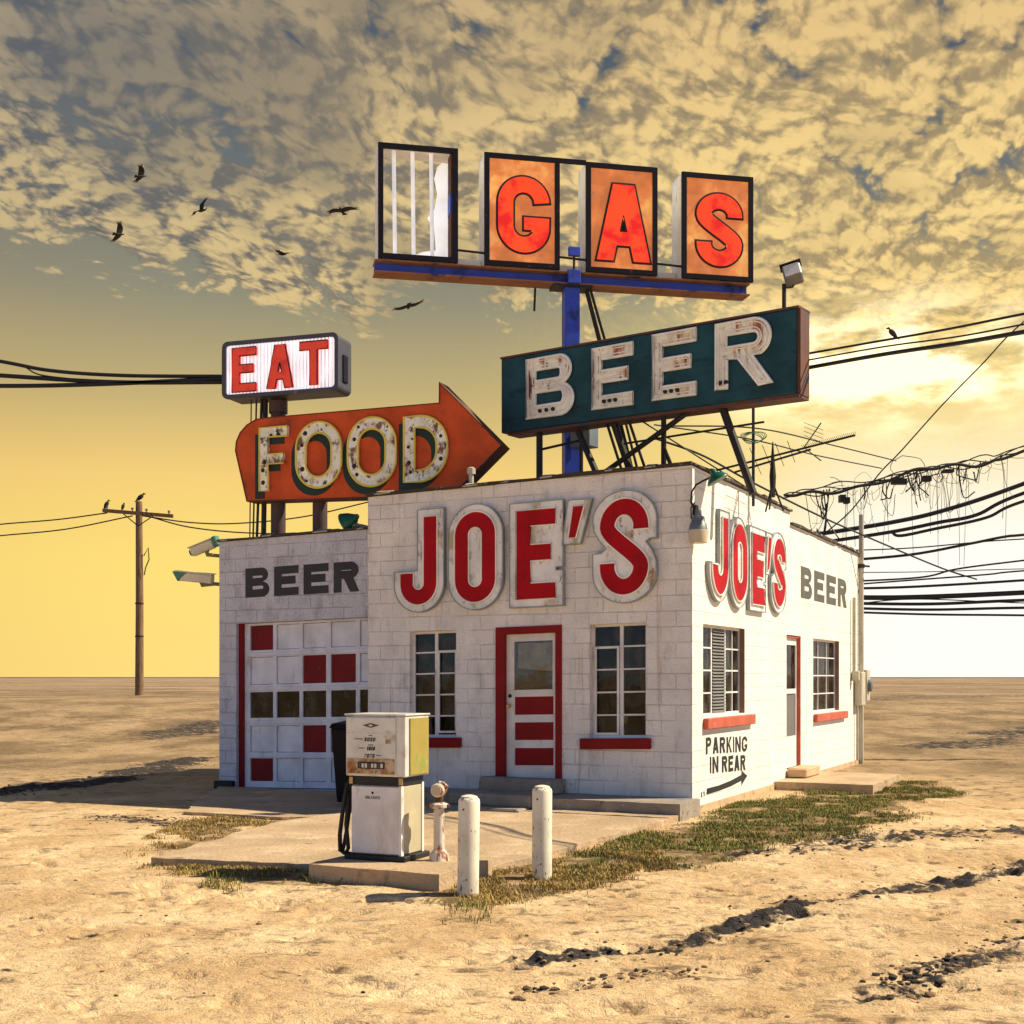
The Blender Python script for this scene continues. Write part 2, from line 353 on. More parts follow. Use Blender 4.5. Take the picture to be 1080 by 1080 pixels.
def glyph(ch, W, H, t):                # real width, height and stroke in metres
    h = t/2
    if ch == 'E':
        m = H*.52
        return [[(0,0),(W,0),(W,t),(t,t),(t,m-h),(W*.88,m-h),(W*.88,m+h),(t,m+h),(t,H-t),(W,H-t),(W,H),(0,H)]]
    if ch == 'F':
        m = H*.50
        return [[(0,0),(t,0),(t,m-h),(W*.86,m-h),(W*.86,m+h),(t,m+h),(t,H-t),(W,H-t),(W,H),(0,H)]]
    if ch == 'T': return [[(W/2-h,0),(W/2+h,0),(W/2+h,H-t),(W,H-t),(W,H),(0,H),(0,H-t),(W/2-h,H-t)]]
    if ch == 'I': return [[(0,0),(W,0),(W,H),(0,H)]]
    if ch == 'A':
        q = W*.30; b0, b1 = H*.20, H*.20+t*.9
        def xl(z): return q*z/H
        def il(z): return t*1.12+(q)*z/H
        top = min(H-t*.9, (W/2-t*1.12)/q*H-.02*H)
        return [[(0,0),(t*1.12,0),(il(b0),b0),(W-il(b0),b0),(W-t*1.12,0),(W,0),(W-q,H),(q,H)],
                [(il(b1),b1),(W-il(b1),b1),(W-il(top),top),(il(top),top)]]
    if ch == 'O':
        r = W/2; k = min(W, H)*.5
        o = arc(W/2, H-k, r, k, 0, 180, 18)+arc(W/2, k, r, k, 180, 360, 18)
        i = arc(W/2, H-k, r-t, max(k-t, .3*t), 0, 180, 18)+arc(W/2, k, r-t, max(k-t, .3*t), 180, 360, 18)
        return [o, i]
    if ch == 'D':
        k = min(W, H/2)*.92
        o = [(0,0)]+arc(W-k, k, k, k, -90, 0)+arc(W-k, H-k, k, k, 0, 90)+[(0,H)]
        i = [(t,t)]+arc(W-k, k, k-t, k-t, -90, 0)+arc(W-k, H-k, k-t, k-t, 0, 90)+[(t,H-t)]
        return [o, i]
    if ch == 'B':
        m = H*.52; ru = (H-m)/2; rl = m/2; c = .008
        k1, k2 = min(rl, W*.5), min(ru, W*.5)
        o = [(0,0)]+arc(W-k1, rl, k1, rl, -90, 78)+arc(W*.95-k2, m+ru, k2, ru, -78, 90)+[(0,H)]
        i1 = [(t,t)]+arc(W-k1, rl, max(k1-t,.02), rl-t*.98, -90, 90)+[(t,m-t*.48-t*.0)]
        i1 = [(t,t)]+arc(W-k1, (t+m-h)/2, max(k1-t, .02), (m-h-t)/2, -90, 90)+[(t,m-h)]
        i2 = [(t,m+h)]+arc(W*.95-k2, (m+h+H-t)/2, max(k2-t, .02), (H-t-m-h)/2, -90, 90)+[(t,H-t)]
        return [o, i1, i2]
    if ch in 'RP':
        m = H*.44; ru = (H-m)/2; k = min(ru, W*.5)
        bowl = arc(W*.97-k, m+ru, k, ru, -90, 90)
        if ch == 'P': o = [(0,0),(t,0),(t,m)]+bowl+[(0,H)]
        else: o = [(0,0),(t,0),(t,m),(W*.42,m),(W-t*1.12,0),(W,0),(W*.42+t*1.2,m)]+[p for p in bowl if p[0] > W*.42+t*1.2 ]+[(0,H)]
        if ch == 'R': o = [(0,0),(t,0),(t,m),(W*.40,m),(W-t*1.15,0),(W,0)]+[(W*.40+t*1.2, m+.02*H)]+arc(W*.97-k, m+ru, k, ru, -62, 90)+[(0,H)]
        i = [(t,m+t)]+arc(W*.97-k, (m+t+H-t)/2, max(k-t, .02), (H-m-2*t)/2, -90, 90)+[(t,H-t)]
        return [o, i]
    if ch == 'K': return [[(0,0),(t,0),(t,H*.34),(t*1.5,H*.42),(W-t*1.15,0),(W,0),(W*.52,H*.58),(W*.97,H),(W-t*1.3,H),(t,H*.52),(t,H),(0,H)]]
    if ch == 'N': return [[(0,0),(t,0),(t,H*.66),(W-t,0),(W,0),(W,H),(W-t,H),(W-t,H*.34),(t,H),(0,H)]]
    if ch == 'J':
        r = (W-t)/2
        return stroke([(W-h, H), (W-h, H*.7)]+arc(W/2, h+r, r, r, 0, -180, 22)+[(h, H*.36)], t)
    if ch == 'S':
        rx = (W-t)/2; ru = (H-t)*.245; rl = (H-t)*.255
        p = [(W-h, H*.68)]+arc(W/2, H-h-ru, rx, ru, 0, 180, 18)
        a, b = p[-1], (W-h, h+rl)
        mid = []
        for i in range(1, 12):
            u = i/12; s = u*u*(3-2*u); mid.append((a[0]+(b[0]-a[0])*s, a[1]+(b[1]-a[1])*(u*.8+s*.2)))
        p += mid+arc(W/2, h+rl, rx, rl, 0, -180, 18)+[(h, H*.33)]
        return stroke(p, t)
    if ch == 'G':
        rx = (W-t)/2; k = min(rx, H*.3)
        p = [(W-h, H*.66), ]+arc(W/2, H-h-k, rx, k, 12, 180, 18)+arc(W/2, h+k, rx, k, 180, 352, 18)
        L = stroke(p, t)[0]; n = len(L)//2
        A, Bq = L[:n], L[n:]                                 # A outside?, Bq back along the inside
        y = H*.47; x = W*.50
        return [A+[(W, y), (x, y), (x, y-t*.8), (W-t, y-t*.8)]+Bq] if abs(A[-1][0]-W) < abs(Bq[0][0]-W) else [A+[(W-t, y-t*.8), (x, y-t*.8), (x, y), (W, y)]+Bq]
    if ch == "'": return [[(0,0),(W*.45,0),(W,H),(W*.30,H)]]
    if ch == 'U': r = (W-t)/2; return stroke([(h,H)]+arc(W/2, h+r, r, r, 180, 360, 16)+[(W-h,H)], t)
    if ch == 'L': return [[(0,0),(W,0),(W,t),(t,t),(t,H),(0,H)]]
    raise KeyError(ch)
def letter(ch, u0, u1, z0, z1, t, xs=1.):
    g = orient(glyph(ch, (u1-u0)/xs, z1-z0, t)); return [[(p[0]*xs+u0, p[1]+z0) for p in L] for L in g]

# ------------------------------------------------------------------ light, sky, camera
cam = bpy.data.cameras.new('camera'); co = bpy.data.objects.new('camera', cam); COL.objects.link(co); scn.camera = co
cam.sensor_width = 36; cam.lens = 36*F/1080; cam.shift_y = (HZ-540)/1080; cam.clip_end = 20000; cam.clip_start = .1
co.location = (0, 0, EYE); co.rotation_euler = (R(90), 0, 0)
SUN_AZ, SUN_EL = R(85), R(46)          # azimuth clockwise from +Y
sd = Vector((math.sin(SUN_AZ)*math.cos(SUN_EL), math.cos(SUN_AZ)*math.cos(SUN_EL), math.sin(SUN_EL)))
sl = bpy.data.lights.new('sun', 'SUN'); sl.energy = 5.0; sl.angle = R(.5); sl.color = (1, .88, .64)
so = bpy.data.objects.new('sun', sl); COL.objects.link(so); so.rotation_euler = sd.to_track_quat('Z', 'Y').to_euler(); so.location = (30, 5, 40)
scn.view_settings.view_transform = 'Standard'; scn.view_settings.look = 'None'; scn.view_settings.exposure = .54; scn.view_settings.gamma = 1

def build_world():
    w = bpy.data.worlds.new('World'); scn.world = w; w.use_nodes = True; t = NT(w.node_tree)
    for n in list(t.n): t.n.remove(n)
    out = t.node('ShaderNodeOutputWorld')
    d = t.node('ShaderNodeTexCoord').outputs['Generated']; x, y, z = t.xyz(d)
    hyp = t.math('SQRT', t.math('ADD', t.math('MULTIPLY', x, x), t.math('MULTIPLY', y, y)))
    T = t.math('DIVIDE', z, t.math('MAXIMUM', hyp, .05)); A = t.math('ARCTAN2', x, y)
    # clear sky behind the clouds: amber at the horizon to slate overhead
    g = t.ramp(T, [(0, hexc(255,221,126)), (.085, hexc(255,223,122)), (.15, hexc(246,208,122)), (.215, hexc(194,174,120)),
                   (.29, hexc(144,141,120)), (.36, hexc(114,119,117)), (.46, hexc(84,95,106)), (.75, hexc(72,86,104)), (1., hexc(60,78,104))])
    lf = t.ss(A, -.22, -.5); g = t.mix(t.math('MULTIPLY', lf, .16), g, hexc(170,128,76))
    rw2 = t.math('MULTIPLY', t.ss(A, -.05, .26), t.ss(T, .33, .17)); g = t.mix(t.math('MULTIPLY', rw2, .62), g, hexc(255,232,150))
    rw = t.math('MULTIPLY', t.ss(A, .12, .29), t.ss(T, .23, .07)); g = t.mix(t.math('MULTIPLY', rw, .97), g, (1.05, 1.02, .95, 1))
    # cloud field, a flat deck of small puffs seen in perspective
    zz = t.math('ADD', t.math('MAXIMUM', z, 0.), .20)
    pu = t.math('DIVIDE', x, zz); pv = t.math('DIVIDE', y, zz)
    pv2 = t.math('ADD', t.math('MULTIPLY', pv, .82), t.math('MULTIPLY', pu, -.30))
    pos = t.vec(pu, pv2, 0.)
    def n2(p, sc, det, ro=.5):
        n = t.node('ShaderNodeTexNoise', noise_dimensions='2D'); t.put(n.inputs['Vector'], p); n.inputs['Scale'].default_value = sc; n.inputs['Detail'].default_value = det; n.inputs['Roughness'].default_value = ro; return n.outputs['Fac']
    def warp(p, sc, am, det=3):
        n = t.node('ShaderNodeTexNoise', noise_dimensions='2D'); t.put(n.inputs['Vector'], p); n.inputs['Scale'].default_value = sc; n.inputs['Detail'].default_value = det
        return t.vmath('ADD', p, t.vmath('MULTIPLY', t.vmath('SUBTRACT', n.outputs['Color'], (.5,.5,.5)), (am,am,0)))
    pos = warp(pos, 3.5, .10, 2); pw = warp(pos, 28., .020, 3)
    def puffs(p):                               # inverted cell noise at falling scales: cauliflower heads
        h = None
        for sc, am in ((10., .42), (21., .30), (45., .20), (95., .11)):
            v = t.node('ShaderNodeTexVoronoi', feature='SMOOTH_F1', voronoi_dimensions='2D'); t.put(v.inputs['Vector'], p); v.inputs['Scale'].default_value = sc; v.inputs['Smoothness'].default_value = .12
            k = t.math('MULTIPLY_ADD', v.outputs['Distance'], -am, am*.9); h = k if h is None else t.math('ADD', h, k)
        return h
    base = n2(pos, 3.2, 4, .5); fz = n2(pos, 70., 6, .66)
    H1 = puffs(pw); H2 = puffs(t.vmath('ADD', pw, (.010, .013, 0.)))
    D = t.math('ADD', t.math('ADD', H1, t.math('MULTIPLY', base, .55)), t.math('MULTIPLY', fz, .16))
    edge = t.math('MULTIPLY_ADD', A, -.15, .268)                       # lower edge of the deck falls to the right
    big = n2(pos, 2.1, 3)
    cov = t.ss(t.math('ADD', t.math('SUBTRACT', T, edge), t.math('MULTIPLY_ADD', big, .14, -.07)), -.05, .06)
    th = t.math('MULTIPLY_ADD', cov, -.62, 1.19)
    mask = t.math('MULTIPLY', t.ss(t.math('SUBTRACT', D, th), -.06, .13), t.ss(cov, .02, .2))
    slope = t.math('SUBTRACT', H1, H2)
    lit = t.ss(t.math('ADD', t.math('ADD', t.math('MULTIPLY', slope, 1.25), t.math('MULTIPLY', H1, .85)), t.math('MULTIPLY', fz, .55)), .36, .98)
    shadec = t.mix(t.ss(A, -.38, .30), hexc(100,102,104), hexc(164,144,108))
    lightc = t.mix(t.ss(A, -.40, .22), hexc(168,153,128), hexc(232,198,136))
    lightc = t.mix(t.ss(T, .50, .34), lightc, t.mix(t.ss(A, -.42, .25), hexc(202,180,134), hexc(252,218,144)))
    cc = t.mix(lit, shadec, lightc)
    cc = t.mix(t.ss(n2(pos, 2.6, 3), .42, .66, 0., .62), cc, shadec)
    col = t.mix(t.math('MULTIPLY', mask, .97), g, cc)
    # the low sun behind thin cloud, right of the building
    da = t.math('DIVIDE', t.math('SUBTRACT', A, .283), .098); dt = t.math('DIVIDE', t.math('SUBTRACT', T, .230), .034)
    rr = t.math('ADD', t.math('MULTIPLY', da, da), t.math('MULTIPLY', dt, dt)); gl = t.math('POWER', 2.718, t.math('MULTIPLY', rr, -1.))
    st = t.ss(t.noise(t.vec(t.math('MULTIPLY', A, 1.), t.math('MULTIPLY', T, 2.6), 3.3), 13., 7, .6), .36, .58)
    halo = t.math('MULTIPLY', t.math('POWER', 2.718, t.math('MULTIPLY', rr, -.32)), t.ss(fz, .40, .62, .12, .60)); col = t.mix(halo, col, hexc(255,216,120))
    glm = t.math('MULTIPLY', gl, t.math('MULTIPLY_ADD', st, 2.1, .10), clamp=True); col = t.mix(glm, col, (1.75, 1.45, .85, 1))
    streak = t.math('MULTIPLY', t.math('MULTIPLY', t.ss(t.noise(t.vec(A, t.math('MULTIPLY', T, 3.4), 1.), 9., 7, .6), .50, .66), t.ss(A, .08, .25)), t.math('MULTIPLY', t.ss(T, .32, .27), t.ss(T, .20, .235)))
    col = t.mix(t.math('MULTIPLY', streak, .6), col, hexc(150,130,92))
    col = t.mix(t.ss(z, 0., -.004), col, hexc(200,160,110))
    bg = t.node('ShaderNodeBackground'); t.put(bg.inputs[0], col); bg.inputs[1].default_value = .70
    sky = t.node('ShaderNodeTexSky', sky_type='NISHITA'); sky.sun_disc = False; sky.sun_elevation = SUN_EL; sky.sun_rotation = SUN_AZ; sky.dust_density = .3; sky.air_density = .6; sky.altitude = 2500
    b2 = t.node('ShaderNodeBackground'); t.put(b2.inputs[0], sky.outputs[0]); b2.inputs[1].default_value = .10
    mx = t.node('ShaderNodeMixShader'); t.put(mx.inputs[0], t.math('MAXIMUM', t.ss(y, .82, .45), t.ss(T, .62, 1.1))); t.l.new(bg.outputs[0], mx.inputs[1]); t.l.new(b2.outputs[0], mx.inputs[2])
    t.l.new(mx.outputs[0], out.inputs[0])
build_world()

# ------------------------------------------------------------------ ground
def vnoise(x, y, seed):
    xi = np.floor(x).astype(np.int64); yi = np.floor(y).astype(np.int64); fx = x-xi; fy = y-yi
    def h(a, b):
        n = (a*374761393+b*668265263+seed*982451653) & 0x7fffffff
        n = ((n ^ (n >> 13))*1274126177) & 0x7fffffff; return ((n ^ (n >> 16)) & 0xffff)/65535.
    u = fx*fx*(3-2*fx); v = fy*fy*(3-2*fy)
    return (h(xi,yi)*(1-u)+h(xi+1,yi)*u)*(1-v)+(h(xi,yi+1)*(1-u)+h(xi+1,yi+1)*u)*v
def fbm(x, y, seed, o=4, g=.5):
    s = 0; a = 1; k = 0
    for i in range(o): s = s+a*vnoise(x*2**i+17*i, y*2**i+31*i, seed+i); k += a; a *= g
    return s/k
def sstep(x, a, b):
    t = np.clip((x-a)/(b-a), 0, 1); return t*t*(3-2*t)
def polydist(x, y, pts):
    d = np.full(x.shape, 1e9)
    for (a, b) in zip(pts[:-1], pts[1:]):
        ax, ay, bx, by = a[0], a[1], b[0], b[1]; L = (bx-ax)**2+(by-ay)**2
        t = np.clip(((x-ax)*(bx-ax)+(y-ay)*(by-ay))/L, 0, 1); d = np.minimum(d, np.hypot(x-ax-t*(bx-ax), y-ay-t*(by-ay)))
    return d
def inpoly(x, y, poly):
    c = np.zeros(x.shape, bool); n = len(poly)
    for i in range(n):
        (x0, y0), (x1, y1) = poly[i], poly[i-1]
        k = ((y0 > y) != (y1 > y)) & (x < (x1-x0)*(y-y0)/((y1-y0) if y1 != y0 else 1e-9)+x0); c ^= k
    return c
def gp(l): return [tuple(gpt(*q)[:2]) for q in l]
# churned dark mud: (line, half width, strength)
RUTS = [(gp([(560,1012),(640,1000),(700,996),(780,976),(850,955),(930,944),(1080,915),(1200,890)]), .19, .88),
        (gp([(540,1046),(640,1030),(740,1022)]), .10, .42), (gp([(930,1052),(1010,1020),(1080,985),(1200,940)]), .20, .6),
        (gp([(940,1035),(1005,1012)]), .12, .5), (gp([(760,905),(830,898),(900,888),(1000,880),(1090,874)]), .45, .62),
        (gp([(-60,840),(40,832),(110,822),(170,808),(205,800)]), .75, .95), (gp([(100,862),(160,866),(200,872)]), .30, .6),
        (gp([(165,785),(230,775),(300,770)]), 1.1, .75), (gp([(1000,792),(1085,782),(1180,776)]), 1.2, .7),
        (gp([(905,760),(1000,757),(1090,755)]), 3.0, .5), (gp([(-40,752),(60,750),(140,742)]), 3.5, .42), (gp([(60,990),(100,985)]), .1, .4), (gp([(20,1020),(60,1018)]), .1, .3)]
TURF = [gp(p) for p in ([(585,908),(640,892),(700,872),(730,862),(800,845),(850,832),(985,824),(1010,838),(965,850),(940,872),(880,884),(820,888),(760,905),(700,914),(650,925),(600,922)],
                        [(468,930),(520,918),(590,905),(690,890),(700,915),(640,934),(560,948),(490,958),(455,945)],
                        [(150,914),(350,920),(470,932),(470,944),(350,934),(160,926)], [(190,868),(240,862),(290,868),(240,882),(180,905),(150,908)])]
def terrain(x, y):
    r = np.hypot(x*.8, y); z = .93*sstep(r, 27, 58)+.0*x
    z = z+(fbm(x*.06, y*.06, 3, 3)-.5)*.5*sstep(r, 34, 90)
    return z
def ground_height(x, y, full=False):
    x = np.asarray(x, float); y = np.asarray(y, float)
    z = terrain(x, y); near = np.exp(-np.maximum(y-14, 0)/14.)
    mud = np.zeros(x.shape)
    for pts, w, s in RUTS:
        d = polydist(x, y, pts); wob = (fbm(x*1.6/w*.3, y*2.2/w*.3, 5, 3)-.5)*w*1.8
        mud = np.maximum(mud, s*(1-sstep(d+wob, w*.35, w*1.35)))
    cl = fbm(x*5.5, y*8.5, 21, 4, .6)
    dark = np.clip(mud*1.25, 0, 1)*sstep(cl, .40, .56)
    turf = np.zeros(x.shape)
    wx, wy = (fbm(x*.9, y*.9, 8, 4)-.5)*1.0+rng.normal(0, .06, x.shape), (fbm(x*.9, y*.9, 18, 4)-.5)*1.0
    for p in TURF: turf = np.maximum(turf, inpoly(x+wx, y+wy, p).astype(float))
    ins = pad_mask(x, y)
    lump = (fbm(x*7, y*9, 41, 4, .55)-.5)
    foot = vnoise(x*3.1, y*4.6, 77)*vnoise(x*6.3+5, y*8.7, 78)
    z2 = (fbm(x*.55, y*.8, 9, 3)-.5)*.10+lump*.024+(fbm(x*2.2, y*3.4, 51, 3)-.5)*.036-sstep(foot, .46, .64)*.040-sstep(vnoise(x*5.2+9, y*7.4, 81)*vnoise(x*9.3, y*13.1, 82), .40, .60)*.028
    z2 = z2+mud*((cl-.45)*.22-.02)
    pd_ = pad_edge(x, y); z = z+z2*(1-ins)*(.35+.65*near)*(.25+.75*sstep(pd_, .0, .5))+.008*np.exp(-pd_/.8)+.035*np.exp(-np.hypot(x+1.1, y-11.0)/.9)
    if full: return z, dark, mud, turf
    return z
PADS = [[(-8.4,-3.2),(-3.2,-6.7),(.3,-6.9),(.4,-.9),(.15,11.4),(-8.3,11.4)]]
def pad_edge(x, y):
    dx, dy = x-B.loc.x, y-B.loc.y; a = dx*B.lx.x+dy*B.lx.y; b = dx*B.ly.x+dy*B.ly.y
    q = PADS[0]; d = polydist(a, b, q+[q[0]]); return np.where(inpoly(a, b, q), 0., d)
def pad_mask(x, y):
    dx, dy = x-B.loc.x, y-B.loc.y; a = dx*B.lx.x+dy*B.lx.y; b = dx*B.ly.x+dy*B.ly.y
    m = np.zeros(x.shape)
    for p in PADS: m = np.maximum(m, inpoly(a, b, p).astype(float))
    return m
def axis(dense0, dense1, step, growth, far):
    c = list(np.arange(dense0, dense1, step)); s = step; a = c[-1]
    while a < far: s *= growth; a += s; c.append(a)
    s = step; a = dense0; l = []
    while a > -far: s *= growth; a -= s; l.append(a)
    return np.array(l[::-1]+c)
xs = axis(-4.6, 6.2, .026, 1.032, 6000)
ys = np.concatenate([axis(6.2, 11.8, .026, 1.12, 6000)[:0], np.array(sorted({-6000,-2500,-1000,-400,-160,-70,-30,-12,-4,0,3,4.6,5.4,5.9})), np.arange(6.2, 12.0, .026)])
a = ys[-1]; s = .03; tail = []
while a < 6000: s = max(.03, min(s*1.02, 9e9)); a += s; tail.append(a)
ys = np.concatenate([ys, tail])
GX, GY = np.meshgrid(xs, ys); gz, gdark, gmud, gturf = ground_height(GX, GY, True)
nx, ny = len(xs), len(ys)
me = bpy.data.meshes.new('ground'); me.vertices.add(nx*ny)
me.vertices.foreach_set('co', np.stack([GX, GY, gz], -1).astype(np.float32).ravel())
ii = (np.arange(ny-1)[:, None]*nx+np.arange(nx-1)[None, :]).ravel(); q = np.stack([ii, ii+1, ii+nx+1, ii+nx], -1).astype(np.int32)
me.loops.add(q.size); me.polygons.add(len(q)); me.loops.foreach_set('vertex_index', q.ravel())
me.polygons.foreach_set('loop_start', np.arange(len(q), dtype=np.int32)*4)
me.update(calc_edges=True); me.polygons.foreach_set('use_smooth', np.ones(len(q), bool))
for nm, arr in (('mud', gmud), ('turf', gturf)):
    at = me.attributes.new(nm, 'FLOAT', 'POINT'); at.data.foreach_set('value', arr.astype(np.float32).ravel())
def ground_mat():
    m = bpy.data.materials.new('sand_and_mud'); m.use_nodes = True; t = NT(m.node_tree); p = t.n['Principled BSDF']
    pos = t.node('ShaderNodeNewGeometry').outputs['Position']; x, y, z = t.xyz(pos)
    def attr(n):
        q = t.node('ShaderNodeAttribute'); q.attribute_name = n; return q.outputs['Fac']
    flat = t.vec(x, y, 0.)
    c = t.mix(t.ss(t.noise(flat, .9, 6, .6), .36, .66), (.64,.42,.215,1), (.88,.635,.365,1))
    fine = t.noise(t.vec(x, t.math('MULTIPLY', y, 1.7), 0.), 9., 7, .65); c = t.mix(t.ss(fine, .50, .72, 0, .6), c, (.42,.27,.17,1))
    c = t.mix(t.ss(t.noise(flat, 46., 4, .6), .58, .75, 0, .5), c, (.30,.19,.12,1))
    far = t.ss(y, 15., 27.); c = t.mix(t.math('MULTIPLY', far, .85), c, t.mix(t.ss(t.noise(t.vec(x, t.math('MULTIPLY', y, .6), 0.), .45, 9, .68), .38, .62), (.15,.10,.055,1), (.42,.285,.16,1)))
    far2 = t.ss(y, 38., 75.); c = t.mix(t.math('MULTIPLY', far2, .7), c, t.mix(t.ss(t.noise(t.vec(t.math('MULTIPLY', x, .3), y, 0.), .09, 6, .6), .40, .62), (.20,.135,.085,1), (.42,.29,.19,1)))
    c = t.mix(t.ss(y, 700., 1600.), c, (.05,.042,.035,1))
    soil = t.math('MULTIPLY', attr('turf'), t.ss(t.noise(flat, 3.5, 4), .32, .6, .35, .9)); c = t.mix(soil, c, (.15,.095,.035,1))
    mw = attr('mud'); sc_ = t.vec(x, t.math('MULTIPLY', y, 1.5), 0.)
    mn = t.math('ADD', t.math('MULTIPLY', t.noise(sc_, 4.2, 8, .68), .75), t.math('MULTIPLY', t.noise(sc_, .8, 5, .6), .25))
    mk = t.math('MULTIPLY', t.ss(t.math('MULTIPLY_ADD', mw, .26, mn), .60, .70), t.ss(mw, .02, .25))
    spk = t.ss(t.math('ADD', t.noise(sc_, 2.6, 9, .72), t.math('MULTIPLY', t.noise(flat, .16, 3), .35)), .71, .82, 0., .75)       # scattered darker crumbs of soil
    c = t.mix(spk, c, (.11,.07,.045,1))
    c = t.mix(mk, c, t.mix(t.noise(flat, 20., 4), (.020,.020,.026,1), (.090,.072,.062,1)))
    t.put(p.inputs['Base Color'], c); p.inputs['Roughness'].default_value = .95; p.inputs['Specular IOR Level'].default_value = .15
    b0 = t.node('ShaderNodeBump'); b0.inputs['Strength'].default_value = .7; b0.inputs['Distance'].default_value = .22
    t.put(b0.inputs['Height'], t.noise(t.vec(x, t.math('MULTIPLY', y, 1.5), 0.), 1.9, 8, .68))
    b1 = t.node('ShaderNodeBump'); b1.inputs['Strength'].default_value = .75; b1.inputs['Distance'].default_value = .04; t.l.new(b0.outputs[0], b1.inputs['Normal'])
    t.put(b1.inputs['Height'], t.math('ADD', t.noise(t.vec(x, t.math('MULTIPLY', y, 1.4), 0.), 14., 6, .65), t.math('MULTIPLY', t.noise(flat, 70., 3), .3)))
    t.put(p.inputs['Normal'], b1.outputs[0]); return m
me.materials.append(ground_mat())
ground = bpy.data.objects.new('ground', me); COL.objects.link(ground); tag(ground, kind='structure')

# pavement round the building (in the building's own axes)
def slab(name, poly, ztop, mat, zbot=-.25, label=None, jit=.035):
    pts = []
    for i, p in enumerate(poly):                        # broken, worn edges
        q = poly[(i+1) % len(poly)]; n = max(1, int(math.dist(p, q)/.16))
        for k in range(n):
            f = k/n; j = jit if k else 0
            pts.append((p[0]+(q[0]-p[0])*f+random.uniform(-j, j), p[1]+(q[1]-p[1])*f+random.uniform(-j, j)))
    o = MB().prism([pts], ztop, zbot, lambda u, v, d: (u, v, d)).build(name, mat, bevel=.03, seg=2)
    o.location = B.loc; o.rotation_euler = (0, 0, B.rz); tag(o, kind='structure'); return o
slab('pavement', [(-3.25,-6.55),(-1.42,-6.25),(-.1,-6.0),(-.05,-5.6),(.0,-4.4),(.1,-1.16),(-3.35,-1.16),(-3.95,-2.6),(-3.97,-3.69)], .08, M['concrete'])
slab('garage_apron', [(-8.08,.55),(-7.2,-.9),(-5.95,-2.85),(-4.4,-2.85),(-3.98,-2.55),(-3.4,-1.14),(-3.4,-.84),(-4.9,-.84),(-4.9,.55)], .05, M['concrete'])
slab('pump_island', [(-1.28,-6.78),(.04,-6.82),(.02,-5.8),(-1.28,-5.8)], .17, M['concrete'], jit=.03)
slab('walkway', [(-4.9,-.82),(.12,-.82),(.12,-.004),(-4.9,-.004)], .225, M['concrete_grey'])
slab('walkway', [(-3.38,-1.14),(.08,-1.14),(.10,-.83),(-3.38,-.83)], .087, M['concrete'])
slab('side_slab', [(.01,4.2),(1.55,4.2),(1.55,6.7),(.01,6.7)], .14, M['concrete'], jit=.03)

# ------------------------------------------------------------------ the building
bld = thing('roadside_building', 'low white painted block roadside building with garage bay and red trimmed door', 'building', B.loc, B.rz)
def fm(u, z, d): return (u, d, z)             # front plane: depth runs into the building
def smp(u, z, d): return (-d, u, z)           # side plane
WL, DO, WR = (-4.226,-3.467,1.03,2.55), (-2.835,-1.832,.44,2.555), (-1.425,-.628,1.01,2.54)
S1, SD, S2 = (.50,2.53,1.27,2.51), (5.04,6.04,.25,2.5), (6.98,9.19,1.16,2.49)
FT, ST, RT, GT = 4.55, 5.27, 4.34, 4.17
GR = .6; GO = (-7.78,-5.05,.2,2.84)
wall(-4.93, 0, -.3, FT, [WL, DO, WR], 0, .2, fm).build('wall', M['block'], bld, shear=True)
wall(.2, 11.3, .10, FT, [S1, SD, S2, (ST, 11.3, RT, FT)], 0, .2, smp).build('wall', M['block_side'], bld)
# thin skin carrying the painted-in sunlit cream over the front wall's end
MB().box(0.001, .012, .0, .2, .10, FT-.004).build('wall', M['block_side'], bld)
wall(.0, 11.3, -.3, .098, [], -.02, .2, smp).build('footing', M['footing'], bld, jitter=0)
wall(-8.12, -4.93, -.3, GT, [GO], GR, GR+.2, fm).build('wall', M['block_garage'], bld, shear=True)
g = MB(); g.box(-8.12, -7.92, GR+.2, 6., -.3, GT); g.box(-7.92, -4.93, 5.8, 6., -.3, GT); g.build('wall', M['block_garage'], bld, shear=True)
g = MB(); g.box(-4.93, -4.73, .2, ST, -.3, FT); g.box(-4.73, -.2, ST-.2, ST, RT-.2, FT); g.box(-4.93, -4.73, ST, 11.3, -.3, RT); g.box(-4.73, -.2, 11.1, 11.3, -.3, RT); g.build('wall', M['block'], bld, shear=True)
g = MB(); g.box(-4.73, -.2, .2, ST-.2, 4.20, 4.30); g.box(-4.73, -.2, ST, 11.1, 4.02, 4.12); g.box(-7.92, -4.93, GR+.2, 5.8, 3.86, 3.96); g.build('roof', M['tar'], bld, shear=True)
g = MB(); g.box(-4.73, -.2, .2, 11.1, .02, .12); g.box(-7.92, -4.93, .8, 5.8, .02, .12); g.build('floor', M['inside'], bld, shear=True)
g = MB(); g.box(-4.73, -.2, 3.0, 3.1, .12, 4.0); g.box(-3.0, -2.9, .2, 3.0, .12, 4.0); g.build('partition', M['inside'], bld, shear=True)
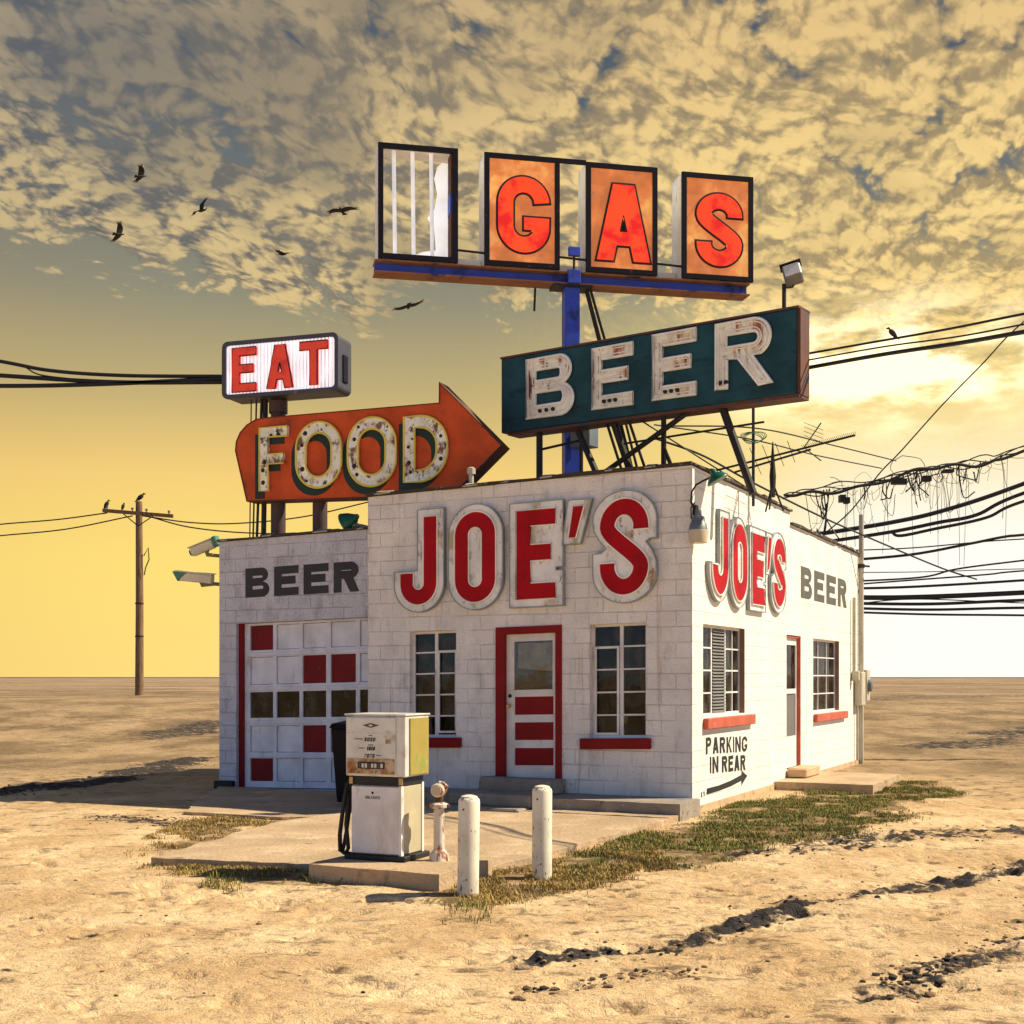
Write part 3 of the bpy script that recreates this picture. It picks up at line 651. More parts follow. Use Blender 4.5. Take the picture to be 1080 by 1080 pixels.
# ragged coping
def coping(segs, shear):
    m = MB(); tabs = []
    for (a, b) in segs:
        a, b = Vector(a), Vector(b); L = (b-a).length; d = (b-a)/L; n = Vector((-d.y, d.x, 0)); s = 0.
        while s < L:
            l = min(random.uniform(.5, .95), L-s); h = random.uniform(.028, .05); o = random.uniform(-.008, .008); w0, w1 = -.05+random.uniform(-.012, .012), .24
            e = random.uniform(-.012, .012)
            p0, p1 = a+d*s, a+d*(s+l+.012)
            q = [p0-n*-w0, p1-n*-w0, p1+n*w1, p0+n*w1]
            vs = [(v.x, v.y, v.z+o) for v in q]+[(v.x, v.y, v.z+h+(e if i in (1, 2) else -e)) for i, v in enumerate(q)]
            m.add(vs, [(0,3,2,1),(4,5,6,7),(0,1,5,4),(1,2,6,5),(2,3,7,6),(3,0,4,7)])
            if random.random() < .75:       # pale curled flashing tab
                f = MB(); tabs.append(f)
                c = p0+d*random.uniform(0, l*.6)-n*(-w0+.012); k = random.uniform(.06, .30); hh = h+.012
                f.add([(c.x, c.y, c.z+hh-.03), (c.x+d.x*k, c.y+d.y*k, c.z+hh-.022), (c.x+d.x*k+n.x*.12, c.y+d.y*k+n.y*.12, c.z+hh+.016), (c.x+n.x*.12, c.y+n.y*.12, c.z+hh+.022),
                       (c.x, c.y, c.z+hh-.045), (c.x+d.x*k, c.y+d.y*k, c.z+hh-.04), (c.x+d.x*k+n.x*.12, c.y+d.y*k+n.y*.12, c.z+hh+.003), (c.x+n.x*.12, c.y+n.y*.12, c.z+hh+.006)],
                      [(0,1,2,3),(7,6,5,4),(0,4,5,1),(1,5,6,2),(2,6,7,3),(3,7,4,0)])
            s += l
    o = m.build('coping', M['tar'], bld, shear=shear)
    for f in tabs: f.build('flashing', M['flashing'], o, shear=shear)
coping([((-4.95,0,FT+.002),(0,0,FT+.002))], True); coping([((-8.14,GR,GT+.002),(-4.95,GR,GT+.002))], True)
coping([((0,.0,FT+.004),(0,ST,FT+.004))], False); coping([((0,ST+.01,RT+.002),(0,11.32,RT+.002))], False)
# windows
def window(mp, u0, u1, z0, z1, d, cols, rows, sh, mat, fw=.035, mw=.022, mull=(), skip=(), sill=None, sillmat=None, sash=None):
    m = MB()
    def bx(a, b, c, e, d0, d1): m.prism([[(a,c),(b,c),(b,e),(a,e)]], d0, d1, mp)
    bx(u0, u0+fw, z0, z1, d, d+.05); bx(u1-fw, u1, z0, z1, d, d+.05); bx(u0+fw, u1-fw, z1-fw, z1, d, d+.05); bx(u0+fw, u1-fw, z0, z0+fw, d, d+.05)
    for c in cols:
        w = .05 if c in mull else mw; bx(c-w/2, c+w/2, z0+fw, z1-fw, d+.004, d+.044)
    edges = [u0+fw]+list(cols)+[u1-fw]
    for r in rows:
        for i in range(len(edges)-1):
            if i in skip: continue
            bx(edges[i]+mw/2, edges[i+1]-mw/2, r-mw/2, r+mw/2, d+.008, d+.040)
    if sash:
        a, b, c, e = sash; w = .03
        bx(a, a+w, c, e, d-.02, d+.003); bx(b-w, b, c, e, d-.02, d+.003); bx(a+w, b-w, e-w, e, d-.02, d+.003); bx(a+w, b-w, c, c+w, d-.02, d+.003)
    o = m.build('window', mat, bld, shear=sh)
    g = MB(); e2 = [u0+fw]+list(cols)+[u1-fw]; rz = [z0+fw]+sorted(rows)+[z1-fw]
    g.prism([[(u0+fw,z0+fw),(u1-fw,z0+fw),(u1-fw,z1-fw),(u0+fw,z1-fw)]], d+.022, d+.027, mp); g.build('pane', M['glass'], o, shear=sh)
    if sill:
        s = MB(); s.prism([[(sill[0],sill[2]),(sill[1],sill[2]),(sill[1],sill[3]),(sill[0],sill[3])]], -.075, .0-.003, mp)
        s.build('sill', sillmat, o, bevel=.008, shear=sh)
    return o
def rowsf(z0, z1, n): return [z0+(z1-z0)*i/n for i in range(1, n)]
c0 = -4.226+.385
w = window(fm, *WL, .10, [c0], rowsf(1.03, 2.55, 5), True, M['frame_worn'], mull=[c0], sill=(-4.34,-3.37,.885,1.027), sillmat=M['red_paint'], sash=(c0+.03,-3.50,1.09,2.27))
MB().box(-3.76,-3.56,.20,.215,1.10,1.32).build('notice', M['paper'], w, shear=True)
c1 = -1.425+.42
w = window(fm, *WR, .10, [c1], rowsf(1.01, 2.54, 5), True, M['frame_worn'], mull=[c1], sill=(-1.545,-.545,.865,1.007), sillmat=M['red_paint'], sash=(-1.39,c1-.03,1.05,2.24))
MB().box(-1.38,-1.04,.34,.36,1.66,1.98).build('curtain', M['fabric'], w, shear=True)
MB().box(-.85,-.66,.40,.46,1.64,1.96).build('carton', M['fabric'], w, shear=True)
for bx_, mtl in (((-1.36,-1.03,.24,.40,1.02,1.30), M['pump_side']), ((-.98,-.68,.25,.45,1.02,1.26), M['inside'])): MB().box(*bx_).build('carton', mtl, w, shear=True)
y0, y1, z0, z1 = S1
w = window(smp, y0, y1, z0, z1, .075, [1.14, 1.79, 2.15], rowsf(z0, z1, 4), False, M['frame_worn'], skip=(1,), mull=[1.14, 1.79], sill=(.50,2.87,1.10,1.245), sillmat=M['faded_red'])
lv = MB()
for i in range(26):
    zz = z0+.04+i*(z1-z0-.08)/26; lv.add([smp(1.16,zz,.060),smp(1.77,zz,.060),smp(1.77,zz+.040,.092),smp(1.16,zz+.040,.092)], [(0,1,2,3)])
lv.build('louvre', M['louvre'], w)
jb = MB(); jb.prism([[(y1-.012,z0+.002),(y1-.002,z0+.002),(y1-.002,z1-.002),(y1-.012,z1-.002)]], .002, .073, smp); jb.build('jamb_trim', M['frame_brown'], w)
y0, y1, z0, z1 = S2
w = window(smp, y0, y1, z0, z1, .075, [7.72, 8.44], rowsf(z0, z1, 4), False, M['frame_worn'], sill=(7.0,9.7,.995,1.135), sillmat=M['faded_red'])
lv = MB()
for i in range(24):
    zz = z0+.05+i*(z1-z0-.1)/24; lv.add([smp(y0+.08,zz,.15),smp(y1-.08,zz,.15),smp(y1-.08,zz+.030,.175),smp(y0+.08,zz+.030,.175)], [(0,1,2,3)])
lv.build('louvre', M['louvre'], w)
jb = MB(); jb.prism([[(y1-.012,z0+.002),(y1-.002,z0+.002),(y1-.002,z1-.002),(y1-.012,z1-.002)]], .002, .073, smp); jb.build('jamb_trim', M['frame_brown'], w)
# front door
df = MB()
for a, b, c, e in ((-2.835,-2.70,.44,2.555), (-1.925,-1.832,.44,2.555), (-2.70,-1.925,2.455,2.555)): df.box(a, b, -.02, .12, c, e)
dfo = df.build('door_frame', M['red_paint'], bld, shear=True)
dg = (-2.585,-2.0,1.68,2.352); pan = [(-2.575,-1.985,1.335,1.585), (-2.575,-1.985,.985,1.23), (-2.575,-1.985,.635,.875)]
door = wall(-2.70, -1.925, .445, 2.453, [dg]+pan, .06, .11, fm).build('door', M['white_paint'], bld, shear=True)
for p in pan: MB().box(p[0], p[1], .075, .10, p[2], p[3]).build('door_panel', M['red_paint'], door, shear=True)
MB().box(dg[0], dg[1], .082, .088, dg[2], dg[3]).build('pane', M['glass_door'], door, shear=True)
MB().prism([[(-2.56,1.98),(-2.02,1.93),(-2.02,2.33),(-2.56,2.33)]], .13, .14, fm).build('blind', M['fabric'], door, shear=True)
MB().box(-2.56,-2.02,.15,.16,1.68,1.92).build('curtain', M['inside'], door, shear=True)
kn = MB(); kn.lathe([(.012,.0),(.012,-.04),(.028,-.045),(.034,-.06),(.026,-.078),(.0,-.082)], 14, (-2.645,.06,1.46), 'y'); kn.build('door_knob', M['brass'], door, shear=True, smooth=True)
kn = MB(); kn.lathe([(.026,.0),(.026,-.012),(.0,-.014)], 14, (-2.645,.06,1.60), 'y'); kn.build('lock', M['dark_steel'], door, shear=True, smooth=True)
# concrete doorsteps
st = MB(); st.box(-2.93,-1.76,-.36,-.024,.226,.425); st.build('doorstep', M['concrete_grey'], bld, bevel=.02, jitter=.006, shear=False)
st = MB(); st.box(-3.05,-1.85,-1.0,-.37,.10,.262); st.build('doorstep', M['concrete_grey'], bld, bevel=.02, jitter=.006)
st = MB(); st.box(-3.05,-1.85,-1.36,-1.01,-.1,.115); st.build('doorstep', M['concrete_grey'], bld, bevel=.02, jitter=.006)
# side door with glass over screen
sd_ = wall(5.05, 6.02, .28, 2.46, [(5.28,5.95,1.60,2.34), (5.28,5.95,.80,1.52)], .065, .105, smp).build('door', M['white_paint'], bld)
m = MB(); m.prism([[(5.28,1.60),(5.95,1.60),(5.95,2.34),(5.28,2.34)]], .083, .089, smp); m.build('pane', M['glass'], sd_)
m = MB(); m.prism([[(5.28,.80),(5.95,.80),(5.95,1.52),(5.28,1.52)]], .083, .091, smp); m.build('screen', M['louvre'], sd_)
m = MB(); m.prism([[(6.022,.26),(6.038,.26),(6.038,2.49),(6.022,2.49)]], .003, .12, smp); m.prism([[(5.05,2.462),(6.02,2.462),(6.02,2.49),(5.05,2.49)]], .02, .12, smp); m.build('door_frame', M['faded_red'], bld)
MB().box(.022,.34,5.0,6.0,.145,.30).build('doorstep', M['footing'], bld, bevel=.02, jitter=.006)
# garage door
gf = MB(); gf.box(GO[0], GO[0]+.075, GR+.06, GR+.20, GO[2], GO[3]); gf.build('door_frame', M['garage_red'], bld, shear=True)
gx = [(-7.60,-7.18),(-7.10,-6.68),(-6.60,-6.18),(-6.08,-5.64),(-5.56,-5.14)]; gx = [(-7.60,-7.15),(-7.085,-6.645),(-6.585,-6.145),(-6.06,-5.60),(-5.53,-5.12)]
gzr = [(2.405,2.80),(1.855,2.295),(1.325,1.737),(.775,1.20),(.315,.68)]
gd = wall(-7.704, -5.05, .215, 2.835, [(a,b,c,e) for a, b in gx for c, e in gzr], GR+.12, GR+.19, fm).build('garage_door', M['garage_white'], bld, shear=True)
rails = MB()
for z in (2.345, 1.795, 1.262, .728): rails.box(-7.64, -5.06, GR+.098, GR+.119, z-.030, z+.022)
rails.build('rail', M['garage_white'], gd, shear=True, bevel=.004)
red = {(0,0),(1,2),(1,3),(3,2),(3,3),(4,0)}
for r, (c, e) in enumerate(gzr):
    for k, (a, b) in enumerate(gx):
        if r == 2: MB().box(a, b, GR+.15, GR+.156, c, e).build('pane', M['glass'], gd, shear=True)
        else: MB().box(a+.007, b-.007, GR+.148, GR+.165, c+.007, e-.007).build('door_panel', M['garage_red'] if (r, k) in red else M['garage_white'], gd, shear=True)
MB().box(-8.16,-7.80,GR-.10,GR-.002,.14,.33).build('corner_block', M['dark_steel'], bld, bevel=.01, shear=True)
# painted lettering on the walls
def painted(txt, mp, u0, u1, zl, zr, h, t, mat, sh, gap=.16, widths=None, xs=1.):
    n = len(txt); widths = widths or [1.]*n; tot = sum(widths)+gap*(n-1); k = (u1-u0)/tot; u = u0
    for ch, wd in zip(txt, widths):
        if ch != ' ':
            f = (u+wd*k/2-u0)/(u1-u0); z = zl+(zr-zl)*f
            MB().prism(letter(ch, u, u+wd*k, z, z+h, t, xs), -.004, -.001, mp).build('painted_letter', mat, bld, shear=sh)
        u += (wd+gap)*k
painted('BEER', lambda u, z, d: (u, GR+d, z), -7.60, -5.46, 3.245, 3.235, .465, .125, M['dark_paint'], True, .20, None, 1.15)
painted('BEER', smp, 6.04, 9.9, 3.165, 3.165, .545, .135, M['grey_paint'], False, .20, None, 2.0)
painted('PARKING', smp, .62, 2.66, .765, .695, .225, .045, M['black_paint'], False, .24, [1,1.05,1.05,1.05,.22,1.1,1.15], 1.7)
painted('IN REAR', smp, .80, 2.56, .495, .425, .225, .050, M['black_paint'], False, .22, [.25,1.1,.22,1.05,.95,1.05,1.05], 1.6)
MB().prism([[(.66,.22),(1.2,.225),(1.8,.245),(2.34,.285),(2.34,.215),(2.66,.335),(2.36,.43),(2.34,.37),(1.8,.325),(1.2,.30),(.66,.30)]], -.004, -.001, smp).build('painted_arrow', M['black_paint'], bld)
sc = MB()
for c in ((.18,.28,.52,.02),(.30,.36,.20,-.02),(.42,.44,.1,.04),(.5,.5,.08,.03)):
    sc.prism(stroke([(c[0]+.24, .17+c[1]*.12), (c[0]+.25, .20+c[1]*.10), (c[0]+.245+c[3], .26+c[1]*.03)], .035), -.004, -.001, smp)
sc.build('painted_scrawl', M['black_paint'], bld)

# ------------------------------------------------------------------ channel letters of the shop sign, twice
def channel(ch, box, t, parent, mp, sh, rim=.10, deep=.14, extra=None):
    u0, u1, z0, z1 = box
    core = letter(ch, u0+rim, u1-rim, z0+rim, z1-rim, t)
    outer = offset(core, rim)
    if ch == 'O': outer = [outer[0]]                       # the pan is solid behind the O
    if ch == 'J':
        W_, r_ = u1-u0, (u1-u0)/2; sl_ = u1-2*rim-t; zh = z0+(z1-z0)*.40
        outer = [[(sl_,z1),(sl_,zh),(u0,zh)]+arc(u0+r_, z0+r_, r_, r_, 180, 360, 24)+[(u1,z1)]]
    if ch == 'S':
        W_, H_ = u1-u0, z1-z0; r_ = W_/2; ru = H_*.27
        outer = [arc(u0+r_, z1-ru, r_, ru, 0, 180, 24)+[(u0+.02*W_,z0+.66*H_),(u0+.10*W_,z0+.575*H_),(u0+.22*W_,z0+.49*H_),(u0+.13*W_,z0+.445*H_),(u0,z0+.445*H_),(u0,z0+ru)]+arc(u0+r_, z0+ru, r_, ru, 180, 360, 24)+[(u1-.01*W_,z0+.36*H_),(u1-.07*W_,z0+.45*H_),(u1-.17*W_,z0+.535*H_),(u1-.10*W_,z0+.565*H_),(u1,z0+.565*H_)]]
    outer = [clean(l) for l in outer]
    if ch in 'E': outer = [[(u0,z0),(u1,z0),(u1,z0+.41*(z1-z0)*.8),(u1-.0,z0+.33*(z1-z0)),(u1-.10,z0+.33*(z1-z0)),(u1-.10,z0+.37*(z1-z0)),(u1,z0+.37*(z1-z0)),(u1,z1),(u0,z1)]]; outer = [clean(outer[0])]
    m = MB(); m.prism(orient(outer), -deep, -.004, mp); o = m.build('channel_letter', M['channel'], parent, shear=sh, bevel=0)
    e = MB(); big = offset(orient(outer), .012); e.prism([big[0], *[l[::-1] for l in orient(outer)[:1]]], -deep-.012, -.006, mp); e.build('rim', M['channel_side'], o, shear=sh)
    MB().prism(core, -deep-.014, -deep-.001, mp).build('letter_face', M['letter_red'], o, shear=sh)
    tb = MB()
    for L in offset(core, .012): tb.tube([mp(p[0], p[1], -deep-.018) for p in L], .011, 6, closed=True)
    tb.build('neon_tube', M['tube_cream'], o, shear=sh, smooth=True)
    return o
js = thing('wall_sign', 'large red channel letters on the shaded front wall above the red framed door', 'shop sign', B.loc, B.rz)
for ch, bx_ in (('J', (-4.43,-3.63,2.83,4.275)), ('O', (-3.54,-2.70,2.82,4.285)), ('E', (-2.58,-1.79,2.82,4.24)), ("'", (-1.78,-1.40,3.64,4.22)), ('S', (-1.345,-.455,2.81,4.285))):
    channel(ch, bx_, .205 if ch != "'" else .1, js, fm, True, rim=.105 if ch != "'" else .085, deep=.075 if ch != "'" else .068)
js2 = thing('wall_sign', 'large red channel letters on the sunlit side wall beside the wall lamps', 'shop sign', B.loc, B.rz)
for ch, bx_ in (('J', (.607,1.53,2.84,4.10)), ('O', (1.575,2.51,2.80,4.09)), ('E', (2.61,3.50,2.80,4.04)), ("'", (3.50,3.93,3.40,4.04)), ('S', (3.86,4.80,2.83,4.10))):
    channel(ch, bx_, .25 if ch != "'" else .1, js2, smp, False, rim=.095 if ch != "'" else .07, deep=.045 if ch == 'S' else (.04 if ch == "'" else .05))

# ------------------------------------------------------------------ pole signs
def ymap(off): return lambda u, z, d: (u, off+d, z)
ID = ymap(0)
# EAT sign
E_ = Frame(P(300, 390, 20.35)-Vector((0,0,0)), -18); E_.loc.z = 0
eat = thing('lightbox_sign', 'small ribbed white lit sign with red EAT letters above the orange arrow sign', 'sign', E_.loc, E_.rz)
(xa, za), (xb, zb) = E_.at(235.5, 361), E_.at(357, 352); (_, zc) , (_, zd) = E_.at(237, 420), E_.at(357, 412.5)
ztop, zbot = (za+zb)/2, (zc+zd)/2; x0, x1 = xa, xb
def rrect(x0, x1, z0, z1, r, n=5): return arc(x1-r, z0+r, r, r, -90, 0, n)+arc(x1-r, z1-r, r, r, 0, 90, n)+arc(x0+r, z1-r, r, r, 90, 180, n)+arc(x0+r, z0+r, r, r, 180, 270, n)
body = MB().prism([rrect(x0, x1, zbot, ztop, .09)], .02, .46, ID).build('cabinet', M['eat_frame'], eat)
MB().prism(orient([rrect(x0-.01, x1+.01, zbot-.01, ztop+.01, .10), rrect(x0+.055, x1-.055, zbot+.055, ztop-.055, .06)]), -.035, .03, ID).build('rim', M['eat_frame'], eat, bevel=.008)
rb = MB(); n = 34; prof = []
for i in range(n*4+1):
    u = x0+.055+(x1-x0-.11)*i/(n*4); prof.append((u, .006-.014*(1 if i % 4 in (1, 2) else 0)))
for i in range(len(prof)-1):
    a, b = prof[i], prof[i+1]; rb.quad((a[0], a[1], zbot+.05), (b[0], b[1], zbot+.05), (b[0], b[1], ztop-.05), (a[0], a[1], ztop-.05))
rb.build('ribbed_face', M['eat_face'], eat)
for ch, (pa, pb, pc, pd) in zip('EAT', ((246.5,271.5,366,410.5), (283,310.5,363,406.5), (317.5,347,359.5,403))):
    (u0, zt), (u1, zb_) = E_.at(pa, pc), E_.at(pb, pd)
    o = MB().prism(letter(ch, u0, u1, zb_-.035, zt-.035, .13), -.055, .002, ID).build('letter', M['eat_letter'], eat)
    lp = letter(ch, u0, u1, zb_-.035, zt-.035, .13); ed = MB()
    for L in lp: ed.tube([(p[0], -.052, p[1]) for p in L], .012, 5, closed=True)
    ed.build('letter_edge', M['black_line'], o)
MB().box(x1-.02, x1+.025, .14, .30, zbot+.16, ztop-.30).build('side_panel', M['navy_frame'], eat, bevel=.01)
# arrow sign
A_ = Frame(P(390, 480, 19.85), -21); A_.loc.z = 0
food = thing('arrow_sign', 'orange arrow shaped sign with rusted white FOOD letters pointing right over the roof', 'sign', A_.loc, A_.rz)
def zq(x, y): return A_.at(220+x*.3148, 340+y*.3148)
pts = [zq(x, y) for x, y in ((130,598),(525,585),(760,567),(772,622),(979,412),(775,205),(775,272),(480,297),(185,322),(160,327),(130,345),(108,370),(95,400),(92,430))]
MB().prism(orient([pts]), 0, .32, ID).build('sign_body', M['food_orange'], food)
eg = MB(); big = offset(orient([pts]), .014); eg.prism([big[0], orient([pts])[0][::-1]], -.014, .324, ID); eg.build('edge_trim', M['rust_edge'], food)
for ch, (a, b, c, d, t_) in zip('FOOD', ((176,270,356,562,.152), (298,449,341,551,.17), (471,632,326,546,.175), (659,804,319,530,.175))):
    (u0, zt), (u1, zb_) = zq(a, c), zq(b, d); L = letter(ch, u0, u1, zb_, zt, t_)
    o = MB().prism(L, -.05, -.003, ID).build('letter', M['food_letter'], food)
    sh_ = [[(p[0]-.095, p[1]-.10) for p in l] for l in offset(L, .012)]
    MB().prism(sh_, -.004-.001, -.001, ID).build('letter_shadow', M['green_shadow'], food)
    yl = MB()
    for l in L: yl.tube([(p[0], -.05, p[1]) for p in l], .017, 6, closed=True)
    yl.build('outline', M['yellow'], o, smooth=True)
    for k in range(5):                                        # empty lamp sockets
        f = (k+.5)/5+random.uniform(-.06, .06)
        if ch == 'O' and k == 2: continue
        uu = u0+t_/2+random.uniform(-.02, .03)
        if ch == 'O': uu = u0+t_/2+((abs(f-.5)*2)**2)*.13
        elif k > 2 and ch == 'F': uu = u0+t_/2+(u1-u0-t_)*.75*(k-2)/2; f = .93
        elif k > 2 and ch == 'D': uu = u1-t_*.6; f = .3+.4*(k-3)
        rs_ = random.uniform(.024, .042); MB().lathe([(.0,-.0525),(rs_,-.0525),(rs_,-.051)], 10, (uu, 0, zb_+(zt-zb_)*(.07+.86*f)), 'y').build('socket', M['black_line'], o)
# the two poles carrying them
for px_, d_, top, lab in ((293.5, 20.75, E_.at(293, 421)[1]+.1, 'tall brown steel pole carrying the EAT sign behind the arrow sign'), (337.5, 20.55, A_.at(337, 500)[1], 'short brown steel pole under the middle of the arrow sign')):
    q = P(px_, 560, d_); q.z = 3.80
    t_ = thing('sign_pole', lab, 'pole', q, 0)
    MB().lathe([(.118,0),(.118,top-3.8)], 20).build('shaft', M['brown_pole'], t_, smooth=True)
    MB().lathe([(.2,0),(.2,.03),(.125,.04)], 20).build('base_collar', M['brown_pole'], t_, smooth=True)
    if top > 6: MB().lathe([(.15,top-4.05),(.15,top-3.86),(.12,top-3.84)], 16).build('saddle', M['brown_pole'], t_)
st_ = thing('sign_brace', 'thin dark rods and a post rising from the garage roof to the EAT sign', 'brace', P(270, 565, 20.6)*1)
st_.location.z = 3.8; o0 = Vector(st_.location)
for (a, b, r_) in (((265,422),(263.5,566),.010), ((270.5,422),(267,566),.014), ((276,422),(271,566),.022), ((280,422),(278,566),.042)):
    p1, p2 = P(*a, 20.75), P(*b, 20.75); p2 = p2+(p2-p1).normalized()*.28; MB().tube([p1-o0, p2-o0], r_, 8).build('rod', M['dark_steel'], st_, smooth=True)

# BEER sign
Bz = Frame(P(688, 390, 18.35), -35.8); Bz.loc.z = 0
beer = thing('roof_sign', 'dark teal box sign with rusty white BEER letters on struts over the main roof', 'sign', Bz.loc, Bz.rz)
(bx0, z1_), (bx1, z2_) = Bz.at(528.5, 379), Bz.at(839, 325); (_, z3_), (_, z4_) = Bz.at(528.5, 457), Bz.at(839, 414.5)
bt = [(bx0, z3_), (bx1, z4_), (bx1, z2_), (bx0, z1_)]
MB().prism(orient([bt]), 0, .36, ID).build('cabinet', M['teal'], beer, bevel=.012)
tr = MB(); tr.prism(orient([[(bx1+.001, z4_), (bx1+.05, z4_-.01), (bx1+.05, z2_+.02), (bx1+.001, z2_)]]), .05, .34, ID); tr.prism([[(bx0-.01,z1_+.001),(bx1+.05,z2_+.001),(bx1+.05,z2_+.03),(bx0-.01,z1_+.03)]], -.012, .37, ID); tr.prism([[(bx0+.1,z3_-.04),(bx1+.04,z4_-.05),(bx1+.04,z4_-.002),(bx0+.1,z3_-.002)]], .03, .35, ID)
tr.build('edge_trim', M['teal_rust'], beer)
bl = []
for ch, (a, b, c, d) in zip('BEER', ((116,272,224,420), (336,472,187,388), (538,684,141,357), (750,938,105,325))):
    f_ = .3148; (u0, zt), (_, zb_) = Bz.at(520+a*f_, 310+c*f_), Bz.at(520+a*f_, 310+d*f_)
    (u1, zt2), (_, zb2) = Bz.at(520+b*f_, 310+c*f_), Bz.at(520+b*f_, 310+(d-22)*f_); zz0, zz1 = zb_, zt
    L = letter(ch, u0, u1, zz0, zz1, .165 if ch != 'B' else .17)
    o = MB().prism(L, -.03, -.002, ID).build('letter', M['beer_letter'], beer)
    rm = MB()
    for l in L: rm.tube([(p[0], -.03, p[1]) for p in l], .022, 6, closed=True)
    rm.build('letter_rim', M['tube_white'], o, smooth=True)
    tb = MB(); ins = offset(L, -.045)
    for l in ins: tb.tube([(p[0], -.055, p[1]) for p in l], .009, 6, closed=True)
    tb.build('neon_tube', M['tube_white'], o, smooth=True)
    cl_ = MB()
    for k in range(3): cl_.lathe([(.0,-.06),(.03,-.055),(.03,-.03)], 8, (u0+(u1-u0)*(.30+.14*k) if ch != 'R' else u0+.06+.05*k, 0, zz0+.09), 'y')
    cl_.build('tube_holder', M['dark_steel'], o)
bo = Bz.loc
def strut(parent, frame, a, da, b, db, r_, name='strut', mat='dark_steel', floor=4.30, n=8):
    p1 = P(*a, da); p2 = P(*b, db); d = p2-p1
    if floor is not None and p2.z > floor and d.z < -.05: p2 = p1+d*((p1.z-floor)/-d.z)
    return MB().tube([frame.local(p1), frame.local(p2)], r_, n).build(name, M[mat], parent, smooth=True)
def sgn(px_): return Bz.world((Bz.at(px_, 400)[0], .2, 0)).y
for a, b, db, r_ in (((569,455),(569,506),19.6,.050), ((613,450),(613,504),19.4,.030), ((610,455),(630,501),19.0,.050), ((646,442),(665,498),18.9,.055), ((640,446),(657,500),19.3,.022), ((662,440),(681,496),18.9,.022),
                     ((735,428),(634,501),18.6,.040), ((700,434),(700,496),18.6,.040), ((700,472),(710,496),18.5,.030), ((760,424),(792,514),17.75,.060), ((658,468),(806,445),17.9,.016), ((610,465),(571,474),19.6,.02), ((672,441),(800,522),19.6,.012)):
    strut(beer, Bz, a, sgn(a[0]), b, db, r_, floor=None if r_ < .021 else 4.30)
MB().box(-1.62+.0,-1.28,.36,.62,z3_-.28,z3_+.1).build('mount_box', M['lamp_grey'], beer, bevel=.01)

# floodlight on the sign's end
fo = P(827, 325, sgn(835)); fl = thing('floodlight', 'small grey floodlight on a short stalk at the high end of the BEER sign', 'floodlight', fo, R(-35))
MB().tube([(0,0,-.03),(0,0,.32)], .03, 8).build('stalk', M['dark_steel'], fl)
fm_ = Matrix.Translation((.13, -.02, .42)) @ Euler((R(-28), R(-14), R(20))).to_matrix().to_4x4()
MB().box(-.12,.12,-.09,.11,-.11,.11).build('housing', M['lamp_grey'], fl, bevel=.02, xf=fm_)
MB().box(-.10,.10,-.102,-.091,-.09,.09).build('lens', M['white_paint'], fl, xf=fm_)
MB().box(-.14,.14,-.115,.02,.111,.125).build('visor', M['dark_steel'], fl, xf=fm_)
MB().tube([(0,0,.30),(.05,0,.26),(.12,0,.26),(.16,.02,.33)], .012, 6).build('wire', M['cable'], fl)
# GAS sign
G_ = Frame(P(602, 300, 19.9), 11.8); G_.loc.z = 0
gas = thing('tall_pole_sign', 'tall blue pole sign with orange GAS panels and one empty frame', 'sign', G_.loc, G_.rz)
def gq(px_, py_, off=-.2): return G_.at(px_, py_, off)
(b0, zb0), (b1, zb1) = gq(395.6, 271), gq(792, 299); (_, zb2), (_, zb3) = gq(395.6, 285), gq(790, 311)
zt_, zl_ = (zb0+zb1)/2, (zb2+zb3)/2
bm_ = MB(); bm_.box(b0, b1, -.16, .16, zt_-.022, zt_); bm_.box(b0, b1, -.16, .16, zl_, zl_+.022); bm_.box(b0+.004, b1-.004, -.03, .03, zl_+.022, zt_-.022)
bo_ = bm_.build('beam', M['rust_steel'], gas); MB().box(b0+.01, b1-.01, -.042, -.031, zl_+.024, zt_-.024).build('web_plate', M['blue_steel'], bo_)
MB().box(-.115,.115,-.115,.115, 4.28-G_.loc.z, zl_-.001).build('pole', M['blue_steel'], gas, bevel=.01)
MB().box(-.30,.30,-.17,.17, zl_-.035, zl_-.002).build('cap_plate', M['dark_steel'], gas)
MB().box(-.22,.22,-.22,.22, 4.26, 4.30).build('base_plate', M['dark_steel'], gas)
MB().box(-.10,.10,-.22,-.165, zl_-.0, zt_+.02).build('clamp', M['blue_steel'], gas, bevel=.01)
MB().box(-.09,.09,-.24,-.17, zt_+.22, zt_+.36).build('junction_box', M['blue_steel'], gas, bevel=.01); MB().tube([(0,-.2,zt_),(0,-.2,zt_+.24)], .02, 8).build('conduit', M['dark_steel'], gas)
cabs = []
